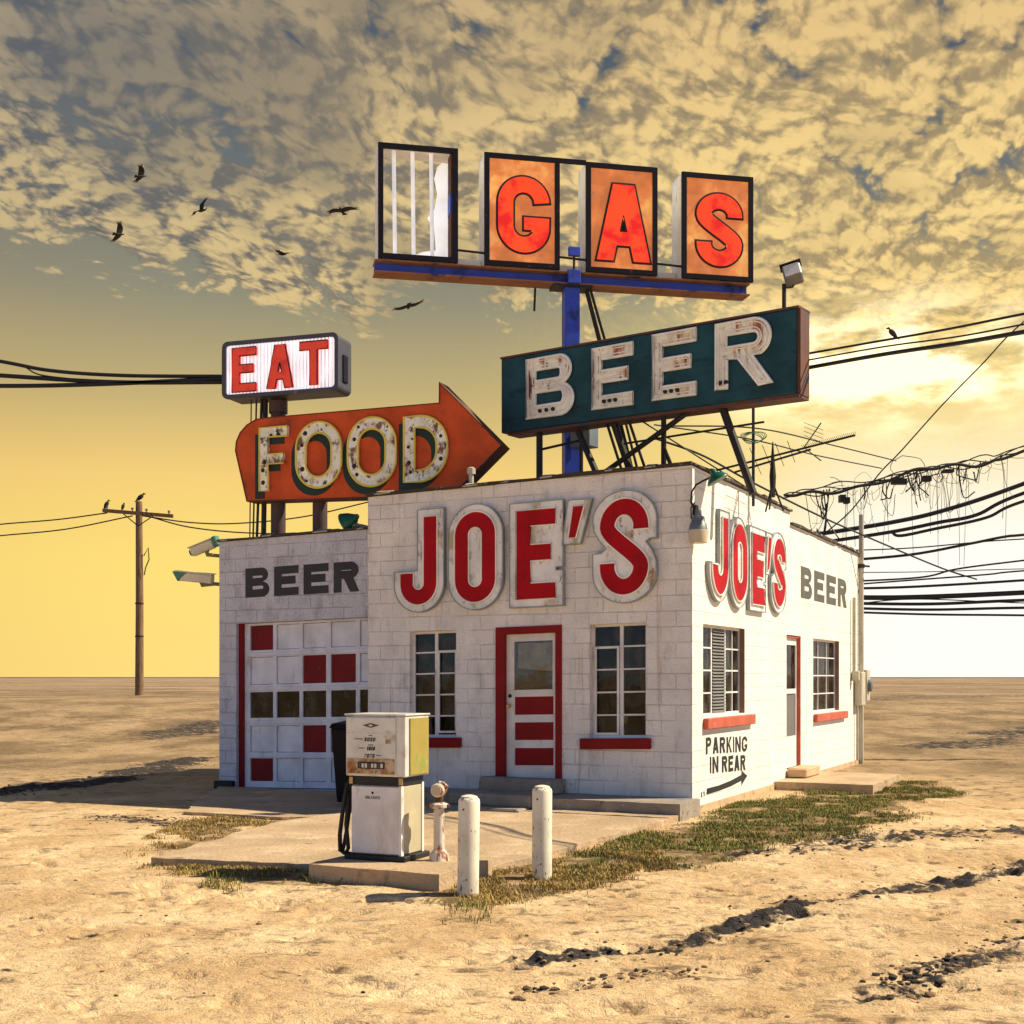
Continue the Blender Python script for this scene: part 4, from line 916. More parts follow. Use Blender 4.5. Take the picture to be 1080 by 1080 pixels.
for ch, (pl, pr, tl, tr_, bl_, br_) in zip(' GAS', ((399,483.2,149,157,270,274), (511.2,590.5,160,166.5,273,280.5), (618.4,693.6,170.2,176.8,282.5,290.5), (719.6,794.6,180.4,187,291,298.5))):
    (u0, za_) = gq(pl, tl, -.22); (u1, zb_) = gq(pr, tr_, -.22); top_ = (za_+zb_)/2; bot_ = zt_+.004; dpt = .50; f0 = -.22; bw = .075
    cabs.append((u0, u1, top_))
    fr = MB(); fr.prism(orient([[(u0,bot_),(u1,bot_),(u1,top_),(u0,top_)], [(u0+bw,bot_+bw),(u1-bw,bot_+bw),(u1-bw,top_-bw),(u0+bw,top_-bw)]]), f0, f0+.05, ID)
    c = fr.build('sign_cabinet', M['navy_frame'], gas)
    sd2 = MB(); sd2.prism(orient([[(u0+.004,bot_+.004),(u1-.004,bot_+.004),(u1-.004,top_-.004),(u0+.004,top_-.004)], [(u0+.03,bot_+.03),(u1-.03,bot_+.03),(u1-.03,top_-.03),(u0+.03,top_-.03)]]), f0+.05, f0+dpt, ID)
    sd2.build('cabinet_side', M['cab_white'], c)
    if ch == ' ':
        for k in range(3):
            uu = u0+bw+(u1-u0-2*bw)*(.19+.27*k); MB().tube([(uu, f0+.22, bot_+.03), (uu-.02, f0+.22, top_-.03)], .030, 10).build('lamp_tube', M['lamp_tube'], c, smooth=True)
        w_, h_ = u1-u0, top_-bot_
        sh1 = [(.20,.06),(.98,.06),(.98,.94),(.80,.94),(.73,.86),(.77,.76),(.74,.62),(.76,.55),(.66,.43),(.74,.38),(.72,.16),(.50,.13)]
        sh1 = [(.98,.06),(.98,.94),(.84,.94),(.78,.90),(.74,.80),(.78,.66),(.74,.52),(.65,.44),(.74,.36),(.76,.16),(.60,.14),(.40,.08),(.30,.06)]
        MB().prism(orient([[(u0+a*w_, bot_+b*h_) for a, b in sh1]]), f0+.34, f0+.352, ID).build('broken_panel', M['gas_sheet'], c)
        MB().box(u1-bw-.035, u1-bw+.02, f0+.05, f0+.30, bot_+.5*h_*.9, bot_+.62*h_).build('bracket', M['blue_steel'], c)
        MB().box(u1-bw-.025, u1-bw+.01, f0+.051, f0+.34, bot_+.04, top_-.04).build('ballast_strip', M['rust_edge'], c)
    else:
        MB().prism([[(u0+bw-.01,bot_+bw-.01),(u1-bw+.01,bot_+bw-.01),(u1-bw+.01,top_-bw+.01),(u0+bw-.01,top_-bw+.01)]], f0+.03, f0+.04, ID).build('panel_face', M['gas_face'], c)
        w_, h_ = u1-u0, top_-bot_; bxs = {'G': (.175,.865,.13,.81), 'A': (.145,.90,.115,.82), 'S': (.20,.845,.13,.82)}[ch]
        L = letter(ch, u0+bxs[0]*w_, u0+bxs[1]*w_, bot_+bxs[2]*h_, bot_+bxs[3]*h_, .24)
        MB().prism(offset(L, .026), f0+.018, f0+.029, ID).build('letter_outline', M['black_line'], c)
        MB().prism(offset(L, -.004), f0+.008, f0+.017, ID).build('letter', M['gas_letter'], c)
for (a, b) in zip(cabs[:-1], cabs[1:]):
    MB().box(a[1]+.002, b[0]-.002, f0+.30, f0+.36, zt_+.005, zt_+.16).build('back_strip', M['cab_white'], gas); MB().tube([(a[1]-.02, f0+.06, zt_+.21), (b[0]+.02, f0+.06, zt_+.19)], .018, 6).build('tie_rod', M['dark_steel'], gas)
MB().box(cabs[1][1]+.002, cabs[2][0]-.002, f0-.0, f0+.06, cabs[1][2]-.06, cabs[1][2]+.0).build('top_tie', M['navy_frame'], gas)
for a, b, r_ in (((565,290),(563.5,328),.018), ((616,296),(633,362),.035), ((620,296),(640,366),.022)): strut(gas, G_, a, 20.0, b, 20.2 if b[1] > 340 else 20.0, r_, 'brace', floor=None)
for a, b, r_ in (((633,362),(660,470),.035), ((640,366),(668,478),.022)): strut(gas, G_, a, 20.2, b, 20.5, r_, 'brace', floor=4.3)

# ------------------------------------------------------------------ lamps, cameras, aerials and service gear on the building
go = B.world((.03, .06, 3.95)); gl = thing('gooseneck_lamp', 'green gooseneck wall lamp at the top of the sunlit corner', 'wall lamp', go, B.rz)
MB().tube([(0,-.04,.05),(-.02,-.1,.12),(.0,-.14,.24),(.06,-.14,.33),(.15,-.12,.38),(.27,-.10,.43)], .014, 8).build('arm', M['dark_steel'], gl, smooth=True)
xf = Matrix.Translation((.30,-.09,.44)) @ Euler((R(8), R(-28), 0)).to_matrix().to_4x4()
MB().lathe([(.028,.09),(.045,.05),(.05,.03),(.10,0),(.15,-.06),(.152,-.075)], 20).build('shade', M['lamp_green'], gl, smooth=True, xf=xf)
MB().lathe([(.0,-.02),(.09,-.035),(.145,-.072)], 20).build('reflector', M['lamp_inside'], gl, smooth=True, xf=xf)
MB().box(-.02,.03,-.05,.06,-.05,.09).build('wall_plate', M['dark_steel'], gl, bevel=.008)
jo = B.world((.10, -.02, 3.70)); jl = thing('barn_lamp', 'grey metal wall lamp with a cream glass bowl hanging under the green lamp', 'wall lamp', jo, B.rz); jl.scale = (.82, .82, .86)
MB().lathe([(.05,.30),(.055,.22),(.10,.20),(.11,.12),(.13,.10),(.15,.0),(.0,-.0)], 20).build('housing', M['lamp_grey'], jl, smooth=True)
MB().lathe([(.16,.0),(.165,-.02),(.14,-.19),(.10,-.20),(.0,-.20)], 20).build('bowl', M['lamp_lens'], jl, smooth=True)
MB().tube([(-.08,.02,.10),(-.11,-.02,.20),(-.11,-.03,.34),(-.05,-.02,.42)], .012, 6).build('cord', M['cable'], jl); MB().box(-.12,-.06,.02,.12,-.02,.12).build('bracket', M['lamp_grey'], jl)
# green lamp head lying on the garage roof edge
q = B.world((-5.70, .72, 4.17+SH*-5.7+.03)); rl = thing('green_lamp', 'green lamp head lying on the garage roof edge beside the taller wall', 'lamp', q, B.rz)
xf = Matrix.Translation((0,0,.14)) @ Euler((0, R(62), 0)).to_matrix().to_4x4()
MB().lathe([(.03,.16),(.05,.12),(.13,.02),(.18,-.08),(.182,-.09)], 20).build('shade', M['lamp_green'], rl, smooth=True, xf=xf)
MB().lathe([(.0,-.02),(.10,-.04),(.175,-.085)], 20).build('reflector', M['lamp_green'], rl, smooth=True, xf=xf)
MB().tube([(-.05,0,.06),(.12,0,.04),(.34,.02,.015)], [.05,.06,.03], 8).build('bracket', M['flashing'], rl, smooth=True)
# small pipe cap on the roof edge in front of the arrow sign
q = P(497, 512, 18.5); vp = thing('vent_pipe', 'thin capped vent pipe on the roof edge before the arrow tip', 'vent pipe', (q.x, q.y, 4.30), 0)
MB().lathe([(.035,0),(.035,q.z-4.30+.16)], 10).build('pipe', M['conduit'], vp, smooth=True); MB().lathe([(.06,q.z-4.30+.16),(.06,q.z-4.30+.24),(.03,q.z-4.30+.26)], 10).build('cap', M['conduit'], vp)
# security cameras
for py, tilt, yaw, hood, lab in ((588, 20, 205, False, 'upper white security camera tilted down on the garage corner'), (618, -6, 175, True, 'lower long white security camera under the tilted one on the garage corner')):
    base = B.world((-8.12, GR+.3, 0)); bz_ = EYE+(HZ-py)/F*base.y; base.z = bz_
    t_ = thing('security_camera', lab, 'security camera', base, 0)
    hx, hz_ = (-.43, .16) if py == 588 else (-.52, .13); L_ = .22 if py == 588 else .30
    MB().tube([(.0,.0,-.02),(-.12,-.03,.02),(-.26,-.05,.03),(hx+.06,-.06,hz_-.12),(hx+.05,-.06,hz_-.05)], [.035,.03,.03,.035,.045], 8).build('bracket', M['cam_bracket'], t_, smooth=True)
    xf = Matrix.Translation((hx, -.06, hz_)) @ Euler((R(6), R(-tilt), R(-12))).to_matrix().to_4x4()
    MB().box(-L_,L_*.85,-.075,.075,-.075,.07).build('housing', M['cam_white'], t_, bevel=.015, xf=xf)
    MB().box(-L_-.09 if hood else -L_-.02, L_*.9, -.09, .09, .073, .088).build('sunshield', M['cam_white'], t_, xf=xf)
    if hood: MB().prism([[(-L_-.12,.07),(-L_+.12,.071),(-L_-.02,-.08)]], -.092, .092, ID).build('hood', M['cam_green'], t_, xf=xf)
    else: MB().box(L_*.86,L_*.86+.09,-.08,.08,-.07,.10).build('rear_cap', M['cam_green'], t_, xf=xf, bevel=.015)
    MB().lathe([(.0,-L_-.035),(.05,-L_-.03),(.055,-L_)], 14, (0,0,-.005), 'x').build('lens', M['black_rubber'], t_, xf=xf, smooth=True)
# electric service: conduit mast, meter and box at the far corner of the side wall
q = B.world((.06, 11.1, 0)); em = thing('electric_meter', 'service mast with grey meter box at the far end of the sunlit wall', 'electric meter', q, B.rz)
MB().tube([(0,0,.0),(0,0,5.15)], .05, 10).build('mast', M['conduit'], em, smooth=True)
MB().tube([(.0,-.75,1.9),(.0,-.75,3.4)], .035, 8).build('conduit', M['conduit'], em, smooth=True); MB().box(-.04,.10,-.80,-.66,1.72,1.92).build('elbow_box', M['conduit'], em, bevel=.01)
MB().tube([(.0,-.40,.1),(.0,-.40,1.3)], .03, 8).build('conduit', M['conduit'], em, smooth=True)
MB().box(-.05,.10,-.48,-.07,1.22,1.90).build('meter_box', M['conduit'], em, bevel=.012)
MB().lathe([(.13,0),(.13,.10),(.11,.15),(.0,.17)], 18, (.02,.25,1.62), 'x').build('meter', M['lamp_grey'], em, smooth=True); MB().box(-.05,.10,.08,.42,1.30,1.95).build('meter_base', M['conduit'], em, bevel=.012)
MB().lathe([(.07,4.05),(.07,4.13)], 10).build('strap', M['dark_steel'], em); MB().tube([(0,0,4.1),(.16,.05,4.08)], .02, 6).build('arm', M['dark_steel'], em)
# TV aerial and whip mast
q = P(794.5, 500, 18.9); an = thing('tv_aerial', 'bare television aerial with long toothed boom on a thin roof mast', 'aerial', (q.x, q.y, 4.28), 0)
o0 = Vector((q.x, q.y, 4.28))
MB().tube([(0,0,0),(0,0,P(794.5,424,18.9).z-4.28)], .022, 8).build('mast', M['dark_steel'], an, smooth=True)
a, b = P(752, 497, 19.3)-o0, P(902, 459, 18.3)-o0
bmn = MB(); bmn.tube([a, b], .016, 6); a2, b2 = P(775, 498, 19.2)-o0, P(855, 474, 18.6)-o0; bmn.tube([a2, b2], .016, 6); bmn.build('boom', M['dark_steel'], an)
el = MB()
for i in range(30):
    f = i/29; p = b+(a-b)*f*.36; el.tube([p-Vector((.05,.16,-.02)), p+Vector((.05,.16,.05))], .004, 4)
for f, l in ((.25,.5),(.40,.55),(.56,.6),(.72,.65)):
    p = b2+(a2-b2)*f; el.tube([p-Vector((.30*l,.9*l,-.25*l)), p+Vector((.30*l,.9*l,-.05*l))], .005, 4)
for dz in (0, .05, .10, .15): 
    p = P(858, 462-dz*90, 18.6)-o0; el.tube([p-Vector((.16,.1,-.02)), p+Vector((.16,.1,-.05))], .004, 4)
el.tube([P(866,446,18.6)-o0, P(848,472,18.6)-o0, P(866,486,18.6)-o0], .010, 5); el.build('elements', M['dark_steel'], an)
cg = MB()
for k in range(5): cg.tube([(.16*math.cos(w_)*(.8+.1*k), .05*math.sin(w_*2+k), .98+.07*math.sin(w_)+.01*k) for w_ in np.linspace(0, 2*PI, 14)], .006, 4)
cg.build('coil', M['cam_green'], an)
q = P(815, 520, 19.4); wm = thing('roof_mast', 'short dark spike mast on splayed legs beside the aerial', 'mast', (q.x, q.y, 4.28), 0)
hh = P(815, 466, 19.4).z-4.28; MB().tube([(0,0,.2),(0,0,hh*.5),(0,0,hh)], [.035,.05,.008], 8).build('spike', M['dark_steel'], wm)
for k in range(3): MB().tube([(0,0,.42),(.16*math.cos(k*2.1),.16*math.sin(k*2.1),0)], .014, 6).build('leg', M['dark_steel'], wm)

# ------------------------------------------------------------------ forecourt: pump, air post, bollards, bin
pm = B.world((-.87, -6.14, .17)); pump = thing('fuel_pump', 'old white and grey fuel pump with yellow sided head and black hose', 'fuel pump', pm, R(-24))
MB().box(-.31,.31,-.24,.24,0,.05).build('plinth', M['black_rubber'], pump, bevel=.008)
MB().box(-.255,.255,-.20,.20,.05,.665).build('lower_cabinet', M['pump_side'], pump, bevel=.01)
MB().box(-.248,.235,-.212,-.201,.06,.655).build('front_door', M['pump_white'], pump, bevel=.004)
MB().box(.236,.262,-.216,-.17,.05,.665).build('corner_strip', M['white_paint'], pump); MB().box(.236,.264,.17,.206,.05,.68).build('corner_strip', M['white_paint'], pump)
MB().box(-.27,.262,-.20,.20,.666,.745).build('neck', M['black_rubber'], pump, bevel=.006)
for x_ in (-.27, .235): MB().box(x_, x_+.035, -.215, -.201, .675, .735).build('latch', M['brass'], pump)
hd = MB().box(-.30,.305,-.225,.225,.746,1.285).build('head', M['pump_metal'], pump, bevel=.014, seg=2)
MB().box(-.285,.215,-.237,-.226,.765,1.27).build('face_panel', M['pump_face'], pump, bevel=.003)
MB().box(-.275,.205,-.2415,-.238,.77,.905).build('price_panel', M['pump_rust'], pump)
MB().box(-.165,.11,-.2450,-.242,.815,.875).build('dial_window', M['inside'], pump)
for k in range(8): MB().box(-.155+k*.032,-.132+k*.032,-.2475,-.2455,.825,.862).build('dial_digit', M['pump_face'] if k % 3 else M['grey_paint'], pump)
MB().box(-.285,.215,-.2405,-.238,1.125,1.135).build('trim', M['pump_metal'], pump)
MB().prism([[(-.12,1.20),(-.035,1.222),(.05,1.20),(-.035,1.178)],], -.2400, -.2375, ID).build('diamond_emblem', M['grey_paint'], pump)
MB().prism([[(-.06,1.20),(-.035,1.211),(-.01,1.20),(-.035,1.189)],], -.2420, -.2402, ID).build('diamond_emblem', M['pump_face'], pump)
for zz_, wd, x_ in ((1.075,.115,-.04), (.995,.085,-.03), (.93,.11,-.045)):
    for k in range(4):
        w_ = wd/4; u_ = x_-wd/2+k*w_; ch = 'EGSR'[(k+int(zz_*100)) % 4]
        MB().prism([[(p[0]+.18*(p[1]-zz_), p[1]) for p in l] for l in letter('O' if k % 2 else 'S', u_, u_+w_*.8, zz_-.018, zz_+.018, .008)], -.2395, -.2375, ID).build('dial_digit', M['black_paint'], pump)
for zz_, a, b in ((1.110,-.055,-.02), (1.078,-.20,-.12), (.997,-.16,-.10), (1.026,-.06,-.01), (.935,.02,.07)): MB().box(a, b, -.2392, -.2375, zz_-.004, zz_+.004).build('small_print', M['grey_paint'], pump)
MB().box(.115,.165,-.2402,-.2375,1.04,1.08).build('sticker', M['pump_rust'], pump)
MB().box(.306,.318,-.15,.20,.76,1.265).build('side_panel', M['pump_yellow'], pump, bevel=.004)
MB().box(-.31,.315,-.235,.235,1.286,1.302).build('lid', M['pump_metal'], pump, bevel=.004)
MB().lathe([(.012,-.2145),(.0,-.2145)], 10, (-.03,0,.60), 'y').build('keyhole', M['black_paint'], pump)
u_ = -.105
for ch in 'UNLEADED':
    MB().prism(letter(ch, u_, u_+.015, .545, .572, .0038), -.2145, -.2125, ID).build('painted_letter', M['grey_paint'], pump); u_ += .0195
MB().tube([(-.30,-.05,.72),(-.36,-.10,.66),(-.39,-.12,.45),(-.42,-.13,.2),(-.41,-.14,.06),(-.36,-.14,.03),(-.33,-.13,.08),(-.36,-.12,.3),(-.345,-.10,.55),(-.33,-.05,.62)], .020, 8).build('hose', M['black_rubber'], pump, smooth=True)
MB().tube([(-.33,-.05,.62),(-.335,-.08,.50),(-.37,-.10,.22),(-.40,-.11,.05),(-.30,-.12,.03),(-.24,-.18,.03)], .018, 8).build('hose', M['black_rubber'], pump, smooth=True)
MB().tube([(-.31,.02,.76),(-.345,-.02,.74),(-.35,-.05,.60),(-.33,-.05,.52)], [.022,.026,.022,.014], 8).build('nozzle', M['dark_steel'], pump, smooth=True)
ap = B.world((-.36, -6.10, .17)); air = thing('standpipe', 'rusty white standpipe with round capped head beside the fuel pump', 'standpipe', ap, R(-15))
MB().lathe([(.048,0),(.048,.50)], 16).build('pipe', M['rusty_white'], air, smooth=True); MB().lathe([(.09,0),(.085,.06),(.05,.10)], 16).build('base_boot', M['rusty_white'], air, smooth=True)
MB().lathe([(.055,.46),(.085,.475),(.085,.50),(.055,.515)], 16).build('flange', M['rusty_white'], air); MB().box(-.095,.095,-.02,.02,.475,.50).build('lug', M['rust_edge'], air)
MB().lathe([(.035,.51),(.04,.56),(.03,.60)], 14).build('neck', M['rust_edge'], air); MB().lathe([(.0,-.075),(.055,-.07),(.062,-.05),(.062,.03),(.0,.035)], 18, (0,0,.625), 'y').build('cap', M['rusty_white'], air, smooth=True)
MB().lathe([(.0,-.083),(.045,-.082),(.045,-.07)], 18, (0,0,.625), 'y').build('dial', M['lamp_lens'], air)
MB().tube([(.05,.02,.61),(.075,.0,.66),(.04,.0,.69),(.0,0,.695)], .014, 6).build('handle', M['rusty_white'], air)
for (px_, py_), h_, lab in (((493.5,946), .815, 'leaning white pipe bollard with chipped paint, nearer and left of the pair'), ((571.5,928), .82, 'white pipe bollard at the edge of the green grass, right of the pair')):
    q = gpt(px_, py_, .0); t_ = thing('bollard', lab, 'bollard', q, 0, None)
    t_.rotation_euler = (R(1.2), R(.8 if px_ < 500 else .2), 0)
    MB().lathe([(.088,-.25),(.088,h_-.03),(.082,h_-.01),(.07,h_)], 28).build('post', M['post_white'], t_, smooth=True)
    MB().lathe([(.069,h_+.001),(.065,h_+.012),(.03,h_+.022),(.0,h_+.024)], 28).build('cap', M['post_white'], t_, smooth=True)
bq = gpt(373, 850, .05); bn = thing('trash_bin', 'black wheeled trash bin half hidden behind the fuel pump', 'trash bin', bq, R(-22)); bn.scale = (.72, .8, 1.04)
m = MB(); m.add([(-.22,-.24,.06),(.22,-.24,.06),(.22,.22,.06),(-.22,.22,.06),(-.29,-.33,1.02),(.29,-.33,1.02),(.29,.32,1.02),(-.29,.32,1.02)], [(0,3,2,1),(4,5,6,7),(0,1,5,4),(1,2,6,5),(2,3,7,6),(3,0,4,7)]); m.build('tub', M['bin'], bn, bevel=.02)
m = MB(); m.add([(-.31,-.37,1.021),(.31,-.37,1.021),(.31,.35,1.021),(-.31,.35,1.021),(-.28,-.33,1.08),(.28,-.33,1.08),(.28,.33,1.12),(-.28,.33,1.12)], [(0,3,2,1),(4,5,6,7),(0,1,5,4),(1,2,6,5),(2,3,7,6),(3,0,4,7)]); m.build('lid', M['bin'], bn, bevel=.015)
MB().tube([(-.25,.37,1.0),(.25,.37,1.0)], .02, 8).build('handle', M['bin'], bn)
for s in (-.25, .25): MB().lathe([(.0,-.03),(.12,-.03),(.13,-.015),(.13,.015),(.12,.03),(.0,.03)], 18, (s,.22,.13), 'x').build('wheel', M['black_rubber'], bn, smooth=True)

# ------------------------------------------------------------------ utility pole and wires
q = Vector(P(147, 735, 60)); q.z = float(ground_height(np.array([q.x]), np.array([q.y]))[0])
up = thing('utility_pole', 'lone wooden utility pole with crooked crossarm out on the plain', 'utility pole', q, 0)
ph = P(147, 529, 60).z-q.z
MB().tube([(0,0,-.4),(.01,0,ph*.5),(-.02,0,ph)], [.20,.175,.15], 14).build('shaft', M['wood'], up, smooth=True)
a, b = P(110, 539, 60)-q, P(184, 545, 60)-q; a.y = b.y = -.22
d_ = (b-a); MB().add([*[a+Vector((0,y_,z_)) for y_, z_ in ((-.07,-.08),(.07,-.08),(.07,.08),(-.07,.08))], *[b+Vector((0,y_,z_)) for y_, z_ in ((-.07,-.08),(.07,-.08),(.07,.08),(-.07,.08))]], [(0,1,2,3),(7,6,5,4),(0,4,5,1),(1,5,6,2),(2,6,7,3),(3,7,4,0)]).build('crossarm', M['wood'], up)
for f in (.06, .42, .62, .94):
    p = a+d_*f; MB().lathe([(.03,.08),(.03,.14),(.06,.15),(.065,.22),(.03,.25)], 10, tuple(p)).build('insulator', M['lamp_grey'], up)
for s in (-1, 1): MB().tube([(0,-.2,ph-1.15), a+d_*(.5+s*.22)+Vector((0,0,-.05))], .025, 6).build('brace', M['dark_steel'], up)
MB().tube([(.2,0,ph*.72),(.42,-.05,ph*.76),(.46,-.05,ph*.70),(.3,-.03,ph*.66),(.22,0,ph*.62)], .03, 6).build('bracket', M['dark_steel'], up)
for f in (.30,.47): MB().lathe([(.20,ph*f),(.20,ph*f+.07)], 12).build('band', M['dark_steel'], up)

def crom(pts, n=10):
    pts = [Vector(p) for p in pts]; P_ = [pts[0]*2-pts[1]]+pts+[pts[-1]*2-pts[-2]]; out = []
    for i in range(1, len(P_)-2):
        p0, p1, p2, p3 = P_[i-1:i+3]
        for k in range(n):
            t = k/n; out.append(.5*((2*p1)+(p2-p0)*t+(2*p0-5*p1+4*p2-p3)*t*t+(3*p1-p0-3*p2+p3)*t**3))
    return out+[pts[-1]]
WG = {}
def cable(pix, deps, r_, label, group, n=10):
    if not isinstance(deps, (list, tuple)): deps = [deps]*len(pix)
    pts = [P(x, y, d) for (x, y), d in zip(pix, deps)]; q = crom(pts, n) if len(pts) > 2 else pts
    o = pts[0]; m = MB().tube([p-o for p in q], r_, 6).build('power_cable', M['cable'], smooth=True); m.location = o
    return tag(m, label, 'cable', group)
GL, GRR = 'cables reaching the EAT sign from the left', 'cables on the right of the building'
for pts, r_, lab in (([(-120,360),(0,381),(55,391),(130,396),(240,397)], .030, 'highest of the black cables reaching the EAT sign from the left edge'), ([(-120,388),(0,396),(120,403),(240,403)], .035, 'middle black cable reaching the EAT sign from the left edge'),
                     ([(-120,404),(0,407),(110,405),(240,399)], .035, 'lowest of the black cables reaching the EAT sign from the left edge'), ([(28,388),(38,394),(52,397),(80,400)], .012, 'thin loose wire hanging between the cables at the left edge')):
    cable(pts, 20.9, r_, lab, GL)
pd = 59.8
for pts, r_, lab in (([(-60,560),(0,553),(60,548),(113,541)], .03, 'upper thin wire running left from the utility pole crossarm'), ([(-60,571),(0,565),(70,558),(140,544)], .03, 'lower thin wire running left from the utility pole'),
                     ([(150,544),(200,551),(250,552),(320,545),(395,528)], .03, 'upper thin wire sagging right from the utility pole behind the garage'), ([(158,545),(200,556),(260,562),(330,562),(400,554)], .03, 'lower thin wire sagging right from the utility pole behind the garage')):
    cable(pts, [pd]*len(pts), r_, lab, 'wires on the utility pole')
for pts, r_, lab in (([(840,375),(920,361),(1000,347),(1080,331),(1300,288)], .017, 'top cable from the BEER sign with the bird on it'), ([(840,382),(930,366),(1010,355),(1080,342),(1300,300)], .012, 'thin middle cable running right from the BEER sign'),
                     ([(840,390),(930,374),(1010,362),(1080,350),(1300,312)], .030, 'thick lowest cable running right from the BEER sign')): cable(pts, [17.6,16.6,15.5,14.3,12.5], r_*.9, lab, 'cables from the BEER sign')
cable([(1180,262),(1080,339),(1035,385),(993,428),(950,476),(927,500),(898,538),(866,566)], [27]*8, .014, 'thin wire curving down from the right edge to the rear roof', GRR)
cable([(690,462),(740,480),(790,507),(860,542),(907,563),(990,598),(1030,611)], [20.5,20.8,21.5,24,26,28,29], .018, 'straight thin wire slanting down over the rear roof to the low cables', GRR)
cable([(700,449),(800,452),(880,470),(945,486)], [21,22,25,28], .013, 'upper thin wire from behind the aerial to the tangle', GRR)
cable([(690,448),(790,463),(860,480),(930,494)], [21,22,25,28], .012, 'lower thin wire from behind the aerial to the tangle', GRR)
low = [([(846,566),(940,551),(1000,537),(1080,510),(1260,440)], .048, 'thick high cable passing just under the tangle'), ([(855,574),(940,561),(990,551),(1030,543),(1080,520),(1260,462)], .040, 'thick cable sagging beneath the high one under the tangle'),
       ([(940,561),(950,565),(985,558),(1040,546),(1085,527),(1260,480)], .034, 'dark cable looping up from the sagging one to the right edge'), ([(880,581),(960,578),(1040,571),(1100,567),(1260,555)], .014, 'thin pale wire below the sagging cables'),
       ([(880,592),(960,585),(1020,574),(1060,566),(1090,563),(1260,545)], .030, 'frayed cable rising to the right below the thin pale wire'), ([(880,614),(970,609),(1010,600),(1080,591),(1260,570)], .020, 'wavy cable third below the frayed one'),
       ([(880,618),(960,612),(1040,606),(1080,602),(1260,590)], .018, 'thin cable just beneath the wavy cable'), ([(880,621),(960,619),(1080,612),(1260,600)], .028, 'medium cable above the lowest thick group'),
       ([(880,630),(960,630),(1080,625),(1260,615)], .055, 'thick bluish topmost cable of the lowest group'), ([(880,636),(980,637),(1080,633),(1260,628)], .035, 'rough second cable of the lowest group'),
       ([(880,641),(980,643),(1080,641),(1260,640)], .030, 'third cable of the lowest group'), ([(880,645),(980,648),(1080,649),(1260,652)], .024, 'very lowest cable on the right of the building'),
       ([(880,604),(980,603),(1080,600),(1260,598)], .010, 'hair thin upper wire crossing behind the wavy cable'), ([(880,640),(960,632),(1080,636),(1260,640)], .012, 'thin wire weaving through the lowest group')]
for pts, r_, lab in low: cable(pts, [28.6]*len(pts), r_, lab, GRR)
# tangle
tg = MB(); rr_ = random.Random(4)
main = crom([P(x, y, 28.3) for x, y in ((826,524),(860,518),(905,510),(960,498),(1000,492),(1040,485),(1080,472),(1260,425))], 14); o0 = main[0]
for k in range(4):
    ph_ = rr_.uniform(0, 6); off_ = rr_.uniform(-.12, .12)
    tg.tube([p-o0+Vector((0, off_, off_*.5+.06*math.sin(i*.13+ph_)+.035*math.sin(i*.41+2*ph_))) for i, p in enumerate(main)], .014+.022*(k == 0), 5)
for k in range(90):                                   # hanging loops and torn ends, thickest in two clumps
    i = int(min(max(rr_.choice((rr_.gauss(44, 7), rr_.gauss(56, 5), rr_.gauss(24, 9), rr_.uniform(4, 84))), 3), len(main)-2)); p = main[i]-o0; w = rr_.uniform(-.35, .45); h_ = abs(rr_.gauss(0, .55))+.08
    if rr_.random() < .12: h_ *= -.3
    c_ = [p, p+Vector((w*rr_.uniform(.1,.4)+rr_.uniform(-.1,.1), rr_.uniform(-.1,.1), -h_*rr_.uniform(.4,.7))), p+Vector((w*rr_.uniform(.4,.8), rr_.uniform(-.1,.1), -h_)), p+Vector((w*rr_.uniform(.8,1.3), rr_.uniform(-.1,.1), -h_*rr_.uniform(.3,1.5)))]
    tg.tube(crom(c_, 6), rr_.choice((.004, .005, .007, .014)), 4)
for k in range(1):
    c = P(950+rr_.uniform(-35,40), 505+rr_.uniform(-16,34), 28.3)-o0; rad = rr_.uniform(.2, .55)
    tg.tube([c+Vector((rad*math.cos(w), rr_.uniform(-.06,.06), rad*.7*math.sin(w)*rr_.uniform(.85,1.1))) for w in np.linspace(0, 5.6, 16)], .008, 4)
for k in range(16):
    x_ = rr_.uniform(885,1075); tg.tube([P(x_, 520-(x_-885)*.21, 28.3)-o0, P(x_-rr_.uniform(-4,6), rr_.uniform(528,600), 28.3)-o0], .005, 4)
for (x_, y_, w_, h_) in ((948,508,24,9), (977,505,14,9), (888,526,9,12), (893,528,8,10), (1000,497,16,5)):
    c = P(x_, y_, 28.3)-o0; s = 28.3/F*.62; tg.box(c.x-w_*s/2, c.x+w_*s/2, c.y-.1, c.y+.1, c.z-h_*s/2, c.z+h_*s/2)
t_ = tg.build('cable_tangle', M['cable']); t_.location = o0; tag(t_, 'knotted tangle of thin wires and splice boxes hung on a line at the right', 'cable tangle')

